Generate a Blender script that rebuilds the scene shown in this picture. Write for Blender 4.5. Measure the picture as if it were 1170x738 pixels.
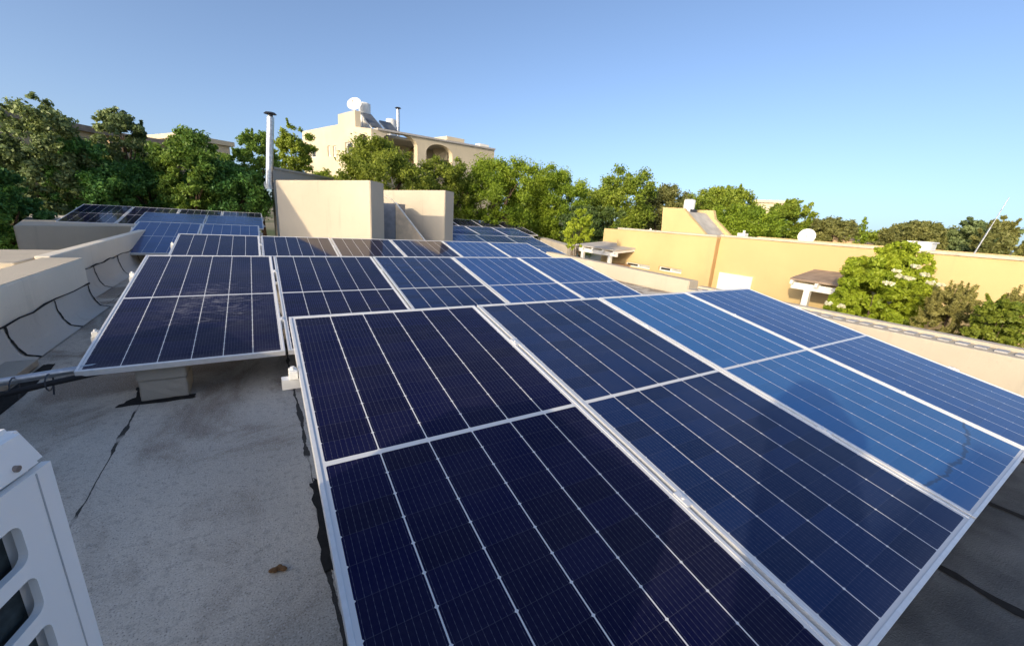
import bpy, bmesh, math, random
import numpy as np
from mathutils import Vector, Matrix
from mathutils.geometry import tessellate_polygon

# ------------------------------------------------------------------ scene, camera, light
for o in list(bpy.data.objects):
    bpy.data.objects.remove(o)
S = bpy.context.scene
COL = S.collection
R_ = math.radians
CAM_H = 1.27
FPX = 459.6                                   # focal length in pixels of the 1170 px wide photograph
CR = Vector((0.853, -0.518, 0.065)); CD = Vector((-0.079, -0.251, -0.965)); CF = Vector((0.516, 0.818, -0.255))
CF.normalize(); CD = (CD - CF * CD.dot(CF)).normalized(); CR = CD.cross(CF)
cd = bpy.data.cameras.new('camera'); cam = bpy.data.objects.new('camera', cd); COL.objects.link(cam)
cd.sensor_width = 36; cd.sensor_fit = 'HORIZONTAL'; cd.lens = 36 * FPX / 1170
cd.clip_start = 0.02; cd.clip_end = 3000
cam.matrix_world = Matrix(((CR.x, -CD.x, -CF.x, 0), (CR.y, -CD.y, -CF.y, 0), (CR.z, -CD.z, -CF.z, CAM_H), (0, 0, 0, 1)))
S.camera = cam

SUN_AZ = R_(-157); SUN_EL = R_(18)            # direction towards the sun, from +X counter-clockwise
w = bpy.data.worlds.new('World'); S.world = w; w.use_nodes = True
nt = w.node_tree; bg = nt.nodes['Background']
sky = nt.nodes.new('ShaderNodeTexSky'); sky.sky_type = 'NISHITA'; sky.sun_disc = False
sky.sun_elevation = SUN_EL; sky.sun_rotation = math.pi / 2 - SUN_AZ
sky.air_density = 0.70; sky.dust_density = 3.0; sky.ozone_density = 1.9; sky.altitude = 0
stc = nt.nodes.new('ShaderNodeTexCoord'); sva = nt.nodes.new('ShaderNodeVectorMath'); sva.inputs[1].default_value = (0, 0, .045)
nt.links.new(stc.outputs['Generated'], sva.inputs[0]); nt.links.new(sva.outputs[0], sky.inputs['Vector'])   # lifts the murky last two degrees under the horizon
nt.links.new(sky.outputs[0], bg.inputs[0]); bg.inputs[1].default_value = 0.15
sl = bpy.data.lights.new('sun', 'SUN'); sl.energy = 2.0; sl.angle = R_(0.53); sl.color = (1.0, 0.82, 0.56)
so = bpy.data.objects.new('sun', sl); COL.objects.link(so)
sd = Vector((math.cos(SUN_AZ) * math.cos(SUN_EL), math.sin(SUN_AZ) * math.cos(SUN_EL), math.sin(SUN_EL)))
so.rotation_euler = sd.to_track_quat('Z', 'Y').to_euler(); so.location = sd * 30
S.view_settings.view_transform = 'Standard'; S.view_settings.look = 'None'
S.view_settings.exposure = 0.90; S.view_settings.gamma = 1; S.view_settings.use_curve_mapping = False
S.render.engine = 'CYCLES'
S.cycles.max_bounces = 6; S.cycles.diffuse_bounces = 4; S.cycles.glossy_bounces = 3; S.cycles.transparent_max_bounces = 4

# ------------------------------------------------------------------ surveying the photograph
def ray(px, py):
    return CR * ((px - 585) / FPX) + CD * ((py - 369) / FPX) + CF
C0 = Vector((0, 0, CAM_H))
def onz(px, py, z): d = ray(px, py); return C0 + d * ((z - CAM_H) / d.z)
def onx(px, py, x): d = ray(px, py); return C0 + d * (x / d.x)
def atd(px, py, D): d = ray(px, py); return C0 + d * (D / math.hypot(d.x, d.y))

# ------------------------------------------------------------------ nodes
class N:
    def __init__(s, name):
        s.m = bpy.data.materials.new(name); s.m.use_nodes = True
        s.t = s.m.node_tree; s.b = s.t.nodes['Principled BSDF']; s.out = s.t.nodes['Material Output']
        s._tc = None
    def new(s, ty, **k):
        n = s.t.nodes.new(ty)
        for a, v in k.items(): setattr(n, a, v)
        return n
    def link(s, a, b): s.t.links.new(a, b)
    def put(s, sock, v):
        if hasattr(v, 'is_linked'): s.link(v, sock)
        else: sock.default_value = v
    def obj(s):
        if not s._tc: s._tc = s.new('ShaderNodeTexCoord')
        return s._tc.outputs['Object']
    def xyz(s, v=None):
        n = s.new('ShaderNodeSeparateXYZ'); s.link(v or s.obj(), n.inputs[0]); return n.outputs
    def math(s, op, a, b=0.0, c=None, clamp=False):
        n = s.new('ShaderNodeMath', operation=op); n.use_clamp = clamp
        s.put(n.inputs[0], a); s.put(n.inputs[1], b)
        if c is not None: s.put(n.inputs[2], c)
        return n.outputs[0]
    def noise(s, scale, detail=4, rough=.55, vec=None, dist=0.0):
        n = s.new('ShaderNodeTexNoise'); n.inputs['Scale'].default_value = scale; n.inputs['Detail'].default_value = detail
        n.inputs['Roughness'].default_value = rough; n.inputs['Distortion'].default_value = dist
        s.link(vec or s.obj(), n.inputs['Vector']); return n.outputs['Fac']
    def scaled(s, sc, rot=(0, 0, 0)):
        n = s.new('ShaderNodeMapping'); n.inputs['Scale'].default_value = sc; n.inputs['Rotation'].default_value = rot
        s.link(s.obj(), n.inputs[0]); return n.outputs[0]
    def ramp(s, f, lo, hi):
        n = s.new('ShaderNodeMapRange'); n.inputs['From Min'].default_value = lo; n.inputs['From Max'].default_value = hi
        n.interpolation_type = 'SMOOTHSTEP'
        s.put(n.inputs[0], f); return n.outputs[0]
    def mix(s, f, a, b):
        n = s.new('ShaderNodeMix', data_type='RGBA'); s.put(n.inputs[0], f)
        for i, v in ((6, a), (7, b)):
            if isinstance(v, tuple): v = (*v, 1) if len(v) == 3 else v
            s.put(n.inputs[i], v)
        return n.outputs[2]
    def bump(s, h, strength=.3, dist=.01):
        n = s.new('ShaderNodeBump'); n.inputs['Strength'].default_value = strength; n.inputs['Distance'].default_value = dist
        s.link(h, n.inputs['Height']); s.link(n.outputs[0], s.b.inputs['Normal'])
    def done(s, col, rough=.8, metal=0.0, spec=.3):
        s.put(s.b.inputs['Base Color'], (*col, 1) if isinstance(col, tuple) else col)
        s.put(s.b.inputs['Roughness'], rough); s.put(s.b.inputs['Metallic'], metal)
        s.b.inputs['Specular IOR Level'].default_value = spec
        return s.m

def plain(name, col, rough=.6, metal=0.0, spec=.3, var=.12, sc=9):
    n = N(name); f = n.ramp(n.noise(sc, 5), .3, .75)
    return n.done(n.mix(f, tuple(c * (1 - var) for c in col), tuple(min(1, c * (1 + var)) for c in col)), rough, metal, spec)

def stucco(name, col, stain=.35, dirt=(.25, .22, .18)):
    n = N(name)
    big = n.ramp(n.noise(.7, 5), .35, .7)
    c = n.mix(big, tuple(x * .93 for x in col), tuple(min(1, x * 1.04) for x in col))
    streak = n.ramp(n.noise(1.0, 6, .6, n.scaled((5, 5, .5))), .56, .82)
    c = n.mix(n.math('MULTIPLY', streak, stain), c, dirt)
    sp = n.ramp(n.noise(26, 3), .62, .72)
    c = n.mix(n.math('MULTIPLY', sp, stain * .3), c, dirt)
    n.bump(n.math('ADD', n.noise(90, 3), n.math('MULTIPLY', n.noise(6, 3), 1.2)), .28, .012)
    return n.done(c, .92, 0, .15)

M = {}
M['cream'] = stucco('cream_stucco', (.57, .505, .40), .42)
M['wall_cream'] = stucco('weathered_cream_stucco', (.82, .75, .62), .35)
M['yellow'] = stucco('yellow_stucco', (.60, .45, .225), .2, (.42, .33, .2))
M['tall'] = stucco('pale_house_stucco', (.60, .52, .38), .25)
M['far_house'] = stucco('ochre_house_stucco', (.60, .44, .28), .2)
M['grey_wall'] = stucco('grey_render', (.50, .45, .38), .3)
M['concrete'] = stucco('rough_concrete', (.44, .41, .355), .75, (.2, .18, .14))
M['white'] = plain('white_paint', (.80, .79, .75), .45, 0, .4, .04)
M['acwhite'] = plain('powder_coated_white', (.90, .89, .87), .38, 0, .45, .03, 3)
M['offwhite'] = plain('chalky_white_board', (.80, .78, .70), .6, 0, .3, .06)
M['alu'] = plain('anodised_aluminium', (.80, .80, .79), .36, .35, .5, .05, 40)
M['galv'] = plain('galvanised_steel', (.55, .57, .60), .35, .85, .5, .2, 14)
M['dark_metal'] = plain('dark_metal', (.06, .065, .075), .45, .4, .4)
M['black'] = plain('black_rubber', (.018, .018, .02), .6)
M['bitumen'] = plain('black_bitumen', (.022, .021, .02), .85, 0, .2, .3, 30)
M['roof_brown'] = plain('brown_roof_felt', (.33, .25, .19), .9, 0, .1, .2, 5)
M['roof_grey'] = plain('light_roof_felt', (.48, .45, .40), .9, 0, .1, .15, 3)
M['joint_shade'] = stucco('shaded_joint_render', (.50, .33, .16), .2)  # browner than the yellow wall: shade of the step put into the colour
M['dark_glass'] = plain('dark_window_glass', (.03, .035, .04), .08, 0, .6, .2)
M['pale_glass'] = plain('frosted_window_glass', (.42, .45, .42), .25, 0, .5, .1)
M['coil'] = plain('heat_exchanger_coil', (.035, .05, .055), .5, .2, .3, .4, 60)
M['bark'] = plain('bark', (.14, .10, .07), .95, 0, .1, .3, 20)
M['dry_leaf'] = plain('dry_leaf', (.20, .11, .05), .8, 0, .2, .4, 60)
M['terracotta'] = plain('terracotta', (.45, .26, .14), .8)
M['screw'] = plain('rusty_screw', (.34, .29, .26), .5, .6)
M['junction'] = plain('dark_backsheet', (.10, .10, .11), .6)

def membrane():
    n = N('mineral_roof_membrane')
    x, y, z = n.xyz()
    base = n.mix(n.ramp(n.noise(1.1, 5, .6, n.scaled((1.0, .7, 1), (0, 0, .6))), .34, .66), (.48, .445, .385), (.66, .605, .515))
    warm = n.ramp(n.noise(1.6, 4, .6, n.scaled((.8, .55, 1), (0, 0, -.75)), 1.2), .44, .62)
    base = n.mix(n.math('MULTIPLY', warm, .8), base, (.235, .185, .14))
    gr = n.noise(165, 3, .75)
    base = n.mix(n.math('MULTIPLY', n.ramp(gr, .53, .68), .75), base, (.78, .77, .74))
    base = n.mix(n.math('MULTIPLY', n.ramp(gr, .46, .32), .85), base, (.10, .10, .10))
    mid = n.noise(34, 3, .6)
    base = n.mix(n.math('MULTIPLY', n.ramp(mid, .5, .7), .28), base, (.10, .095, .09))
    # lap seams of the rolls, every 0.84 m, bleeding bitumen of uneven width
    xs = n.math('ADD', x, n.math('MULTIPLY', n.math('SUBTRACT', n.noise(2.2, 3), .5), .05))
    f = n.math('ABSOLUTE', n.math('SUBTRACT', n.math('FRACT', n.math('ADD', n.math('DIVIDE', n.math('ADD', xs, .722), .84), .5)), .5))
    wid = n.math('MULTIPLY', n.ramp(n.noise(3.0, 4, .65, n.scaled((.6, 1, 1))), .42, .70), .019)
    seam = n.math('LESS_THAN', f, n.math('ADD', wid, .0028))
    seam = n.math('MULTIPLY', seam, n.math('ADD', .25, n.ramp(n.noise(2.7, 3), .38, .5), clamp=True))
    base = n.mix(n.math('MULTIPLY', seam, .92), base, (.02, .02, .021))
    n.bump(n.math('ADD', n.math('ADD', gr, n.math('MULTIPLY', mid, 1.0)), n.math('MULTIPLY', seam, -.6)), .5, .006)
    return n.done(base, .93, 0, .2)
M['membrane'] = membrane()

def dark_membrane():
    n = N('dark_roof_membrane')  # separate sheet, darker than the main roof membrane
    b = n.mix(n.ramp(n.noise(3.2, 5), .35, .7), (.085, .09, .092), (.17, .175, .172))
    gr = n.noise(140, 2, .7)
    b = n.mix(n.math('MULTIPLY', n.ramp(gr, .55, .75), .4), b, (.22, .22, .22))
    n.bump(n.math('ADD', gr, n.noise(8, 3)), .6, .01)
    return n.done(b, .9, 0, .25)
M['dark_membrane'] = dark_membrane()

def ground_mat():
    n = N('dry_ground')
    c = n.mix(n.ramp(n.noise(.08, 6), .35, .65), (.10, .12, .05), (.32, .27, .18))
    c = n.mix(n.math('MULTIPLY', n.ramp(n.noise(1.5, 4), .5, .7), .5), c, (.14, .12, .07))
    n.bump(n.noise(6, 4), .5, .05)
    return n.done(c, .95, 0, .1)
M['ground'] = ground_mat()
M['upturn'] = stucco('pale_roof_membrane', (.56, .545, .50), .45, (.25, .24, .22))

PW, PL = 1.037, 2.139                         # one module; the rows step 1.055 m
PITCH = 1.055
def cells(name, dust=.030, tint=(.0007, .0016, .030), rough=.055, scuff=False, dirt_arc=False, lines=1.0, vary=.22):
    n = N(name)
    x, y, z = n.xyz()
    mrg = .024; cw = (PW - 2 * mrg) / 6; half = (PL / 2 - mrg - .010); ch = half / 12
    yy = n.math('ABSOLUTE', n.math('ADD', y, PL / 2))              # distance from the middle bar
    cx = n.math('DIVIDE', n.math('SUBTRACT', x, mrg), cw)
    cy = n.math('DIVIDE', n.math('SUBTRACT', yy, .010), ch)
    dx = n.math('MULTIPLY', n.math('SUBTRACT', .5, n.math('ABSOLUTE', n.math('SUBTRACT', n.math('FRACT', cx), .5))), cw)
    dy = n.math('MULTIPLY', n.math('SUBTRACT', .5, n.math('ABSOLUTE', n.math('SUBTRACT', n.math('FRACT', cy), .5))), ch)
    gapx = n.math('LESS_THAN', dx, .0021)
    gapy = n.math('LESS_THAN', dy, .0008)
    dia = n.math('LESS_THAN', n.math('ADD', dx, dy), .0060)
    bx = n.math('MULTIPLY', cx, 10.0)
    db = n.math('ABSOLUTE', n.math('SUBTRACT', n.math('FRACT', bx), .5))
    bus = n.math('LESS_THAN', db, .030)
    dash = n.math('ADD', .45, n.math('MULTIPLY', n.math('GREATER_THAN', n.math('FRACT', n.math('MULTIPLY', cy, 5.0)), .55), .55))
    out = n.math('MAXIMUM', n.math('LESS_THAN', yy, .010), n.math('GREATER_THAN', yy, .010 + half))
    out = n.math('MAXIMUM', out, n.math('GREATER_THAN', n.math('ABSOLUTE', n.math('SUBTRACT', x, PW / 2)), PW / 2 - mrg))
    white = n.math('MAXIMUM', n.math('MAXIMUM', gapx, dia), out)
    cid = n.new('ShaderNodeTexWhiteNoise', noise_dimensions='2D')
    cv = n.new('ShaderNodeCombineXYZ'); n.link(n.math('FLOOR', cx), cv.inputs[0])
    n.link(n.math('ADD', n.math('FLOOR', cy), n.math('MULTIPLY', n.math('SIGN', n.math('ADD', y, PL / 2)), 40)), cv.inputs[1]); n.link(cv.outputs[0], cid.inputs['Vector'])
    c = n.mix(cid.outputs['Value'], tuple(t * (1 - vary) for t in tint), tuple(t * (1 + vary) for t in tint))
    c = n.mix(n.math('MULTIPLY', gapy, .07), c, (.35, .37, .42))
    c = n.mix(n.math('MULTIPLY', n.math('MULTIPLY', bus, dash), .24), c, (.36, .38, .46))
    c = n.mix(n.math('MULTIPLY', white, lines), c, (.66, .67, .68))
    oi = n.new('ShaderNodeObjectInfo')
    off = n.new('ShaderNodeVectorMath', operation='MULTIPLY_ADD')
    n.link(n.obj(), off.inputs[0]); off.inputs[1].default_value = (1, 1, 1)
    cmb = n.new('ShaderNodeCombineXYZ'); n.link(n.math('MULTIPLY', oi.outputs['Random'], 40), cmb.inputs[0]); n.link(cmb.outputs[0], off.inputs[2])
    dn = n.ramp(n.noise(2.2, 6, .62, off.outputs[0]), .3, .75)
    fine = n.ramp(n.noise(60, 3, .6, off.outputs[0]), .4, .7)
    d = n.math('MULTIPLY', n.math('ADD', n.math('MULTIPLY', dn, .8), n.math('ADD', .25, n.math('MULTIPLY', fine, .3))), dust)
    # dirt gathers along the lower frame
    edge = n.math('MULTIPLY', n.ramp(n.math('ADD', y, n.math('MULTIPLY', n.noise(9, 3), .05)), -PL + .13, -PL + .01), dust * 1.6)
    d = n.math('ADD', d, edge)
    if scuff:
        m1 = n.ramp(n.noise(7, 5, .7, n.scaled((1, 3.2, 1), (0, 0, .35)), 1.5), .50, .66)
        area = n.ramp(n.math('ABSOLUTE', n.math('ADD', y, 1.22)), .55, .12)
        area = n.math('MULTIPLY', area, n.ramp(n.math('ABSOLUTE', n.math('SUBTRACT', x, .60)), .42, .12))
        d = n.math('ADD', d, n.math('MULTIPLY', n.math('MULTIPLY', m1, area), .38))
    if dirt_arc:
        yl = n.math('ADD', n.math('ADD', y, PL - .14), n.math('MULTIPLY', n.math('SUBTRACT', n.noise(7, 3), .5), .10))
        arc = n.ramp(n.math('ABSOLUTE', n.math('ADD', yl, n.math('MULTIPLY', n.math('POWER', n.math('SUBTRACT', x, .35), 2.0), -.22))), .012, .003)
        c = n.mix(n.math('MULTIPLY', arc, .5), c, (.02, .02, .022))
    c = n.mix(d, c, (.38, .37, .38))
    wob = n.noise(.9, 2, .5, off.outputs[0])
    n.bump(wob, .05, .02)
    n.b.inputs['IOR'].default_value = 1.5
    n.b.inputs['Coat Weight'].default_value = 0
    return n.done(c, n.math('ADD', rough, n.math('MULTIPLY', dn, .05)), 0, .12)
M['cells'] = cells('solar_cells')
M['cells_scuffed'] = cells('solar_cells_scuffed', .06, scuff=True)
M['cells_dusty_sheen'] = cells('solar_cells_dusty_sheen', .06, (.020, .115, .31), .13, dirt_arc=True, vary=.06)  # extra dust, and sky sheen put into the blue tint
M['cells_blue'] = cells('solar_cells_sky_sheen', .05, (.012, .060, .21), .10, vary=.08)  # sheen of the sky on the glass put into the cell tint
M['cells_mid'] = cells('solar_cells_bluish', .04, (.004, .018, .075), .08)  # halfway tint between navy and the sheen blue
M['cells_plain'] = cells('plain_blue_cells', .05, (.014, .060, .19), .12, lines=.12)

def collector_mat():
    n = N('collector_glass'); x, y, z = n.xyz()
    return n.done(n.mix(n.ramp(n.noise(2, 3), .3, .7), (.08, .09, .10), (.12, .13, .14)), .2, 0, .5)
M['collector'] = collector_mat()

def leaf_mat(name, c1, c2, trans=.45):
    if c2[0] < .5: c1 = tuple(v * 1.45 for v in c1); c2 = tuple(v * 1.45 for v in c2)
    n = N(name)
    a = n.new('ShaderNodeAttribute', attribute_name='tint', attribute_type='GEOMETRY')
    c = n.mix(a.outputs['Fac'], c1, c2)
    n.done(c, .5, 0, .3)
    tr = n.new('ShaderNodeBsdfTranslucent'); n.link(n.mix(.4, c, (.20, .26, .03)), tr.inputs[0])
    mx = n.new('ShaderNodeMixShader'); mx.inputs[0].default_value = trans
    n.link(n.b.outputs[0], mx.inputs[1]); n.link(tr.outputs[0], mx.inputs[2]); n.link(mx.outputs[0], n.out.inputs[0])
    return n.m
M['leaf_dark'] = leaf_mat('dark_leaf', (.036, .110, .032), (.11, .235, .045), .25)
M['leaf_grey'] = leaf_mat('grey_green_leaf', (.085, .125, .055), (.17, .21, .075), .25)
M['leaf_olive'] = leaf_mat('olive_leaf', (.11, .155, .022), (.25, .285, .04))
M['leaf_lime'] = leaf_mat('yellow_green_leaf', (.115, .185, .018), (.25, .32, .030))
M['leaf_green'] = leaf_mat('mid_green_leaf', (.115, .175, .022), (.25, .30, .038))
M['leaf_mid'] = leaf_mat('mid_dark_leaf', (.070, .15, .030), (.18, .26, .045))
M['leaf_shade'] = leaf_mat('shade_olive_leaf', (.035, .065, .018), (.075, .11, .024), .2)
M['leaf_far'] = leaf_mat('far_olive_leaf', (.13, .145, .05), (.24, .235, .075))
M['leaf_elder'] = leaf_mat('bright_elder_leaf', (.19, .26, .02), (.36, .42, .04))
M['leaf_brown'] = leaf_mat('brown_green_needles', (.17, .165, .05), (.30, .28, .09), .25)
M['petal'] = leaf_mat('cream_flower', (.70, .68, .48), (.85, .83, .62), .2)

# ------------------------------------------------------------------ object helpers
def link(o, parent=None):
    COL.objects.link(o)
    if parent: o.parent = parent
    return o
def obj(name, bm, mat, parent=None, smooth=False):
    me = bpy.data.meshes.new(name)
    bmesh.ops.recalc_face_normals(bm, faces=bm.faces[:])
    bm.to_mesh(me); bm.free()
    for m_ in (mat if isinstance(mat, (list, tuple)) else [mat]): me.materials.append(m_)
    if smooth:
        for p in me.polygons: p.use_smooth = True
    return link(bpy.data.objects.new(name, me), parent)
def tag(o, label=None, cat=None, group=None, kind=None):
    if label: o['label'] = label
    if cat: o['category'] = cat
    if group: o['group'] = group
    if kind: o['kind'] = kind
    return o
def thing(name, label, cat, loc=(0, 0, 0), rot=(0, 0, 0), group=None):
    o = bpy.data.objects.new(name, None); o.empty_display_size = .2
    o.location = loc; o.rotation_euler = rot; link(o)
    return tag(o, label, cat, group)
def struct(name, bm, mat): return tag(obj(name, bm, mat), kind='structure')
def BM(): return bmesh.new()
def box(bm, a, b, bev=0.0, mtx=None):
    a, b = Vector(a), Vector(b)
    c = (a + b) / 2; s = b - a
    r = bmesh.ops.create_cube(bm, size=1)
    vs = r['verts']
    bmesh.ops.scale(bm, vec=s, verts=vs); bmesh.ops.translate(bm, vec=c, verts=vs)
    if bev:
        es = list({e for v in vs for e in v.link_edges})
        q = bmesh.ops.bevel(bm, geom=es, offset=bev, segments=2, affect='EDGES', profile=.6)
        vs = list({v for f in q['faces'] for v in f.verts} | {v for v in vs if v.is_valid})
    if mtx: bmesh.ops.transform(bm, matrix=mtx, verts=vs)
    return vs
def prism(bm, pts, z0, z1):
    bot = [bm.verts.new((p[0], p[1], z0)) for p in pts]
    top = [bm.verts.new((p[0], p[1], z1 if not isinstance(z1, (list, tuple)) else z1[i])) for i, p in enumerate(pts)]
    n = len(pts); bm.faces.new(bot[::-1]); bm.faces.new(top)
    for i in range(n): bm.faces.new((bot[i], bot[(i + 1) % n], top[(i + 1) % n], top[i]))
    return bot + top
def tube(bm, p0, p1, r, seg=14, r2=None, caps=True):
    p0, p1 = Vector(p0), Vector(p1); d = p1 - p0
    q = bmesh.ops.create_cone(bm, cap_ends=caps, segments=seg, radius1=r, radius2=r if r2 is None else r2, depth=d.length)
    mt = Matrix.Translation((p0 + p1) / 2) @ d.to_track_quat('Z', 'Y').to_matrix().to_4x4()
    bmesh.ops.transform(bm, matrix=mt, verts=q['verts']); return q['verts']
def path(bm, pts, r, seg=10):
    pts = [Vector(p) for p in pts]; rings = []
    for i, p in enumerate(pts):
        t = (pts[min(i + 1, len(pts) - 1)] - pts[max(i - 1, 0)]).normalized()
        a = t.cross(Vector((0, 0, 1)) if abs(t.z) < .9 else Vector((1, 0, 0))).normalized(); b = t.cross(a)
        rr = r[i] if isinstance(r, (list, tuple)) else r
        rings.append([bm.verts.new(p + (a * math.cos(k * 2 * math.pi / seg) + b * math.sin(k * 2 * math.pi / seg)) * rr) for k in range(seg)])
    for A, B in zip(rings, rings[1:]):
        for k in range(seg): bm.faces.new((A[k], A[(k + 1) % seg], B[(k + 1) % seg], B[k]))
    bm.faces.new(rings[0][::-1]); bm.faces.new(rings[-1])
def plate(bm, outer, holes, to3, th):
    """a slab with real openings: outline and holes in 2D, to3(u, v, w) puts them in space, w from 0 (front) to th (back)"""
    loops = [outer] + holes
    tri = tessellate_polygon([[Vector((p[0], p[1], 0)) for p in l] for l in loops])
    flat = [p for l in loops for p in l]
    F = [bm.verts.new(to3(p[0], p[1], 0)) for p in flat]; B = [bm.verts.new(to3(p[0], p[1], th)) for p in flat]
    for t in tri:
        bm.faces.new([F[i] for i in t]); bm.faces.new([B[i] for i in t][::-1])
    k = 0
    for l in loops:
        n = len(l)
        for i in range(n): bm.faces.new((F[k + i], F[k + (i + 1) % n], B[k + (i + 1) % n], B[k + i]))
        k += n
def rect(u0, v0, u1, v1): return [(u0, v0), (u1, v0), (u1, v1), (u0, v1)]
def arch(u0, u1, v0, vs, n=14, k=1.0):
    c = (u0 + u1) / 2; r = (u1 - u0) / 2
    return [(u0, v0), (u1, v0)] + [(c + r * math.cos(math.pi * i / n), vs + k * r * math.sin(math.pi * i / n)) for i in range(n + 1)]
def rrect(u0, v0, u1, v1, r, n=5):
    o = []
    for (cx, cy, a) in ((u1 - r, v0 + r, -90), (u1 - r, v1 - r, 0), (u0 + r, v1 - r, 90), (u0 + r, v0 + r, 180)):
        for i in range(n + 1):
            t = R_(a + 90 * i / n); o.append((cx + r * math.cos(t), cy + r * math.sin(t)))
    return o

# ------------------------------------------------------------------ ground and the roof we stand on
b = BM(); bmesh.ops.create_grid(b, x_segments=1, y_segments=1, size=1500); bmesh.ops.translate(b, vec=(0, 0, -3.2), verts=b.verts)
struct('ground', b, M['ground'])
b = BM()
prism(b, [(-1.95, -8), (6.15, -8), (6.15, 4.15), (7.35, 4.15), (7.35, 9.9), (8.3, 10.2), (10.6, 15.2), (10.6, 17.2), (-2.2, 17.2), (-2.2, 6.1), (-1.95, 6.1)], -3.2, 0)
struct('roof', b, M['membrane'])
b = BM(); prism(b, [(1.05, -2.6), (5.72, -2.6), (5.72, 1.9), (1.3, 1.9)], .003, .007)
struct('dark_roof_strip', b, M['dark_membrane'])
random.seed(5)
b = BM()                                             # tarred joints of the dark strip
for (p, q) in (((1.35, -.55), (5.6, -.42)), ((1.4, .32), (5.6, .40)), ((2.25, .36), (2.2, -.5)), ((3.05, -.47), (3.1, .38)), ((3.9, .38), (3.95, -.46)), ((2.7, -.5), (2.7, -2.2)), ((1.75, .35), (1.7, 1.5))):
    p, q = Vector(p), Vector(q); n_ = 16; nrm = Vector((-(q - p).y, (q - p).x)).normalized()
    L_, R2 = [], []
    for i in range(n_ + 1):
        c = p.lerp(q, i / n_) + nrm * random.uniform(-.012, .012)
        L_.append(b.verts.new((*(c + nrm * random.uniform(.008, .03)), .011))); R2.append(b.verts.new((*(c - nrm * random.uniform(.008, .03)), .011)))
    for i in range(n_): b.faces.new((L_[i], L_[i + 1], R2[i + 1], R2[i]))
struct('tarred_joints', b, M['bitumen'])

# ------------------------------------------------------------------ parapet walls on the left
def upturn(x_in, y0, y1, par, ztop, seams):
    prof = [(x_in + .006, ztop), (x_in + .012, ztop - .09), (x_in + .04, .09), (x_in + .075, .03), (x_in + .15, .008)]
    b = BM(); rows = []
    for k in range(25):
        y = y0 + (y1 - y0) * k / 24
        rows.append([b.verts.new((x + random.uniform(-.003, .003), y, z + (random.uniform(-.012, .012) if i == 0 else 0))) for i, (x, z) in enumerate(prof)])
    for A, B in zip(rows, rows[1:]):
        for i in range(len(prof) - 1): b.faces.new((A[i], A[i + 1], B[i + 1], B[i]))
    obj('membrane_upturn', b, M['upturn'], par, True)
    b = BM()
    pts = [(x_in + .010, y0 + (y1 - y0) * k / 40, ztop + random.uniform(-.014, .014)) for k in range(41)]
    path(b, pts, [random.uniform(.003, .010) for _ in pts], 6)
    obj('bitumen_edge', b, M['bitumen'], par)
    for s in seams:
        b = BM()
        fine = []
        for (xa, za), (xb, zb) in zip(prof, prof[1:]):
            for k in range(5): fine.append((xa + (xb - xa) * k / 5, za + (zb - za) * k / 5))
        fine.append(prof[-1]); L_, R2 = [], []
        for (x, z) in fine:
            wv = random.uniform(.009, .019); jy = random.uniform(-.004, .004)
            L_.append(b.verts.new((x + .004, s + jy - wv, z + .002))); R2.append(b.verts.new((x + .004, s + jy + wv, z + .002)))
        for k in range(len(L_) - 1): b.faces.new((L_[k], L_[k + 1], R2[k + 1], R2[k]))
        obj('bitumen_seam', b, M['bitumen'], par)
random.seed(2)
t = thing('parapet_wall', 'weathered cream parapet with membrane upturn along the left roof edge nearest the camera', 'wall', (0, 0, 0))
b = BM(); box(b, (-1.96, -3, .001), (-1.65, 6.12, .54), .015); obj('wall', b, M['wall_cream'], t)
b = BM(); box(b, (-1.953, -2.99, .5385), (-1.657, 6.11, .5425)); obj('coping', b, M['cream'], t)
b = BM(); box(b, (-1.95, -2.98, .5435), (-1.66, 3.0, .84), .012); obj('added_shade_wall', b, M['wall_cream'], t)  # unseen higher stretch, added to keep the roof in shade
upturn(-1.65, -2.9, 6.10, t, .265, (.8, 2.1, 3.35, 4.30, 5.18, 6.05))
t = thing('parapet_wall', 'weathered low wall set back behind the near left parapet, running under the blue panels', 'wall', (0, 0, 0))
b = BM(); box(b, (-2.02, 6.14, .001), (-1.90, 12.4, .555), .012); obj('wall', b, M['wall_cream'], t)
upturn(-1.90, 6.2, 12.3, t, .30, (7.3, 8.4, 9.5, 10.6))
b = BM(); box(b, (-2.75, 5.75, -3.2), (-2.03, 6.95, .535), .012)
tag(obj('wall_pier', b, M['cream']), 'short sunlit cream pier behind the end of the near left parapet', 'pier')
# the raised block that carries the back left panels
cor = Vector((-4.25, 12.35, 0)); e1 = Vector((math.cos(R_(33)), math.sin(R_(33)), 0)); e2 = Vector((math.cos(R_(105)), math.sin(R_(105)), 0))
q = [cor, cor + e1 * 2.25, cor + e1 * 2.25 + Vector((0, 4.0, 0)), cor + e2 * 5.2]
b = BM(); prism(b, [(p.x, p.y) for p in q], -3.2, .44)
bmesh.ops.bevel(b, geom=[e for e in b.edges], offset=.02, segments=2, affect='EDGES')
tag(obj('roof_block', b, M['cream']), 'large pale plastered roof block carrying the farthest left panels', 'roof block')

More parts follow.
